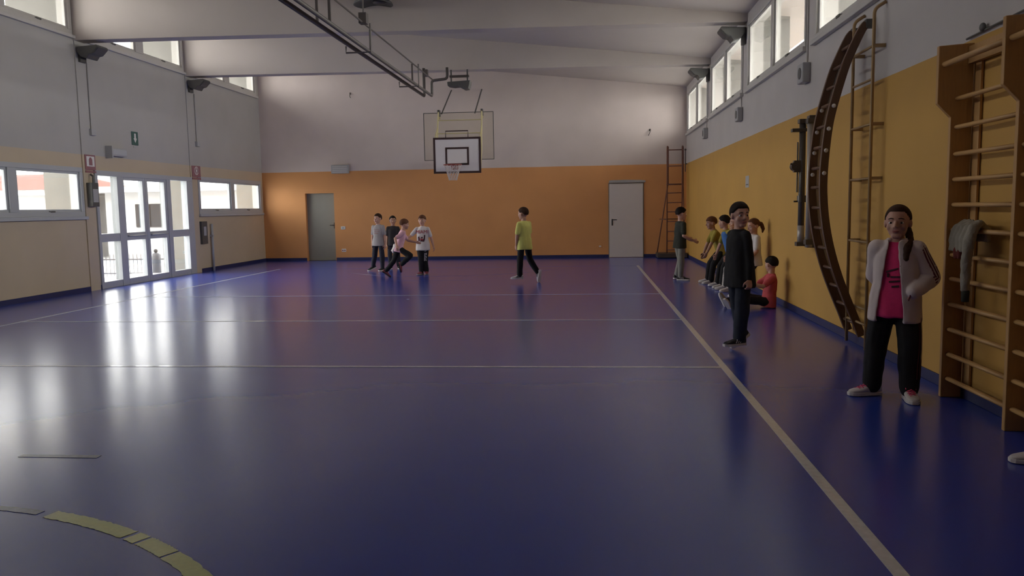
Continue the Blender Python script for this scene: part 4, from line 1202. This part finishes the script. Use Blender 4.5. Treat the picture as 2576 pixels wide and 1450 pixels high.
K_ = person('person', 'girl in white t-shirt with ponytail leaning back on the ochre wall', (2.53, 12.45), (-1, -.25), 1.27, (-.02, 0, 1), (-1, -.35, -.25),
    dict(R=[(-.2, .1, -1), (-.6, -.3, -.5)], L=[(-.1, -.2, -1), (-.55, .05, -.55)]), dict(R=[(-.66, .08, -.75), (.02, .02, -1)], L=[(-.62, -.1, -.78), (.02, -.05, -1)]), dict(R=(-1, .1, 0), L=(-1, -.2, 0)),
    'whitetee', 'blackcloth', hair='hairwarm', style='pony', shoes=('shoew', 'sole'))
def ponytail(Q, pts, rad, m):
    b = MB()
    for a, c, r0, r1 in zip(pts[:-1], pts[1:], rad[:-1], rad[1:]): b.caps(a, c, r0, r1, 12)
    me = remesh(b, .008, 3, wrinkle=.004, wscale=30)
    link('ponytail', me, m, Q['root'], smooth=True)
h = K_['h']; ponytail(K_, [h(0, -.09, .03), h(.0, -.13, .0), h(-.01, -.14, -.08), h(-.01, -.12, -.13)], [.018, .03, .028, .012], 'hairwarm')
patch(K_['top_me'], [[(-.05, -.04), (.05, -.04), (.05, .03), (0, .05), (-.05, .03)]], K_['P'] + K_['U'] * .2, -K_['tr'], K_['U'], K_['tf'], 'shirt_print', 'olivetee', K_['root'])
L_ = person('person', 'child in coral red t-shirt sitting on the floor against the wall', (2.50, 11.30), (-1, -.06), 1.24, (.08, 0, 1), (-.55, .85, -.1),
    dict(R=[(-.65, .15, -.55), (-.85, -.1, .25)], L=[(-.68, -.30, -.50), (-.85, .10, .20)]), dict(R=[(-.93, .10, .20), (-.93, .05, -.26)], L=[(-.92, -.16, .12), (-.95, -.10, -.20)]), dict(R=(-.35, .35, .9), L=(-.45, -.5, .75)),
    'redtee', 'blackcloth', skin='skin', hair='hairdark', style='fringe', shoes=('shoegrey', 'sole'), pz=.085)
J_ = person('person', 'boy in black sweatshirt and dark jeans walking and smiling at the camera', (1.47, 7.92), (-.93, -.38), 1.37, (-.02, -.02, 1), (.32, -1, -.03),
    dict(R=[(.05, .12, -1), (.05, -.05, -1)], L=[(.12, -.12, -1), (-.04, -.16, -.97)]), dict(R=[(.10, .10, -1), (.18, .22, -.95)], L=[(-.06, -.08, -1), (-.06, .02, -1)]), dict(R=(-.65, -.3, -.45), L=(-.90, -.42, 0)),
    'blackcloth', 'jeans', skin='skin', hair='hairdark', style='short', shoes=('shoeb', 'sole'), sleeve='long', curl=(.9, .9), smile=True, strap='print_white', loose=1.16, legfat=1.12, hem=-.09)
M_ = person('person', 'girl in white striped track jacket over hot pink shirt by the wall bars', (2.235, 6.03), (-.50, -.86), 1.40, (.01, 0, 1), (-.50, -.9, -.02),
    dict(R=[(.12, .52, -.85), (.55, .12, -.6)], L=[(.42, .02, -.85), (-.72, -.45, -.40)]), dict(R=[(-.12, .06, -1), (-.06, .0, -1)], L=[(.06, -.08, -1), (.0, -.04, -1)]), dict(R=(-1, -.15, 0), L=(-.12, -1, 0)),
    'hotpink', 'blackcloth', skin='skin', hair='hairbrown', style='pony', shoes=('shoew', 'sole'), jacket='whitejkt', lace='lace', legfat=1.22, hands=dict(L=(-.1, .85, -.4)), curl=(.5, .5), vox=.0055, hem=-.075)
h = M_['h']; j = M_['J']['L']; tr, tf, U = M_['tr'], M_['tf'], M_['U']
ponytail(M_, [h(-.01, -.088, .0), h(-.045, -.10, -.05), j['sh'] - (-tr) * .045 + U * .055 + tf * .01, j['sh'] - (-tr) * .05 + U * .015 + tf * .085, j['sh'] - (-tr) * .052 - U * .06 + tf * .105], [.020, .028, .028, .028, .020], 'hairbrown')
o = M_['root']; me = M_['jacket_me']
sh, el, wr = j['sh'], j['el'], j['wr']
outd = (-tr * .75 + tf * .45 + Z_ * .15).normalized()
path = [sh.lerp(el, t) for t in (-.10, .0, .12, .25, .4, .55, .7, .85)] + [el.lerp(wr, t) for t in (.0, .1, .2)]
for k in (-1, 0, 1):
    ribbon(me, path, [outd] * len(path), .011, k * .022, 'sleeve_stripe', 'stripe', o)
patch(me, [[(-.016, 0), (-.006, 0), (-.006, .012)], [(-.004, 0), (.005, 0), (.005, .02), (.0, .014)], [(.007, 0), (.016, 0), (.012, .01)]], M_['P'] + U * .27 - tr * .055, -tr, U, tf, 'chest_logo', 'stripe', o)
patch(M_['top_me'], [[(-.05, .03), (.03, .06), (.03, .07), (-.05, .045)], [(-.02, -.005), (.05, .0), (.05, .01), (-.02, .008)], [(-.03, -.04), (.045, -.03), (.045, -.02), (-.03, -.028)], [(-.01, -.075), (.04, -.07), (.04, -.055), (-.01, -.062)], [(-.045, .0), (-.03, .0), (-.03, .028), (-.045, .028)]], M_['P'] + U * .19, -tr, U, tf, 'shirt_lettering', 'print_dark', o)
# collar and pocket
b = MB(); cl_ = [M_['P'] + U * (.325 * 1.40) + tr * (.062 * math.cos(a)) + tf * (.055 * math.sin(a)) for a in [math.radians(v) for v in range(125, 416, 15)]]
b.tube(cl_, .015, 8); b.build('collar', 'whitejkt', o, smooth=True)
b = MB(); c0 = wr + U * .05 + (tf * .8 - tr * .2) * .03; b.caps(c0 - U * .06 - (-tr) * .015, c0 - U * .11 - (-tr) * .03, .006, .005, 8); b.build('pocket_welt', 'stripe', o, smooth=True)
for sd in ('L',):
    q = M_['J'][sd]; path = [q['hip'].lerp(q['kn'], t) for t in (.2, .4, .6, .8, 1.0)] + [q['kn'].lerp(q['an'], t) for t in (.2, .45, .7)]
    for k in (-1, 0, 1): ribbon(M_['trousers_me'], path, [(-tr * .9 + tf * .3).normalized()] * len(path), .008, k * .02, 'trouser_stripe', 'stripe2', o)
person('person', 'person in dark clothes at the right edge with only a white shoe in view', (2.475, 4.42), (-1, -.05), 1.30, (.04, 0, 1), (-1, 0, 0),
    dict(R=[(.0, .12, -1), (-.02, .1, -1)], L=[(.02, -.12, -1), (.02, -.1, -1)]), dict(R=[(.0, .02, -1), (.0, 0, -1)], L=[(.03, -.05, -1), (.03, 0, -1)]), dict(R=(-1, .1, 0), L=(-1, -.3, 0)),
    'stripe', 'stripe', hair='hairdark', shoes=('shoew', 'sole'), strap='shoeb')

# ------------------------------------------------------------------ sweatshirt hung over a rung of the wall bars
sw = empty('sweatshirt', (2.60, 5.72, 1.26))
b = MB()
# body folded over the rung (a rung at z 1.23)
for k in range(5):
    y = -.10 + k * .055
    b.tube([(.055, y, -.10), (.05, y, -.02), (.012, y, .022), (-.028, y, -.005), (-.052, y + .006, -.09), (-.055, y + .01, -.17)], [.03, .034, .034, .034, .036, .03], 8)
link('folded_body', remesh(b, .008, 4, wrinkle=.007, wscale=22), 'sweat', sw, smooth=True)
b = MB(); b.tube([(.0, -.135, .035), (-.045, -.14, .0), (-.075, -.145, -.10), (-.08, -.13, -.22), (-.075, -.12, -.34), (-.07, -.115, -.43)], [.026, .034, .036, .034, .032, .028], 12)
link('sleeve', remesh(b, .007, 3, wrinkle=.006, wscale=28), 'sweat', sw, smooth=True)
b = MB(); b.cyl((-.07, -.115, -.42), (-.068, -.11, -.50), .026, .024, n=12); b.build('cuff', 'greentee', sw, smooth=True)
b = MB()
for k in range(2): b.tube([(-.045, .01 + k * .05, -.08), (-.062, .01 + k * .05, -.16), (-.06, .01 + k * .05, -.22)], [.018, .022, .018], 8)
link('lining', remesh(b, .008, 3, wrinkle=.004), 'sweatred', sw, smooth=True)
tag(sw, 'grey sweatshirt hung over a rung of the wall bars', 'sweatshirt')
# paper scraps on the floor
for x, y, lab in ((-2.9, 12.6, 'tiny white paper scrap on the blue floor before the running child'), (2.0, 3.5, 'tiny white paper scrap on the floor beside the wide side line')):
    s = MB(); s.prism([(-.02, -.008), (.018, -.014), (.024, .006), (-.012, .012)], 2, .001, .003)
    s = s.build('paper_scrap', 'white'); s.location = (x, y, 0); tag(s, lab, 'paper')
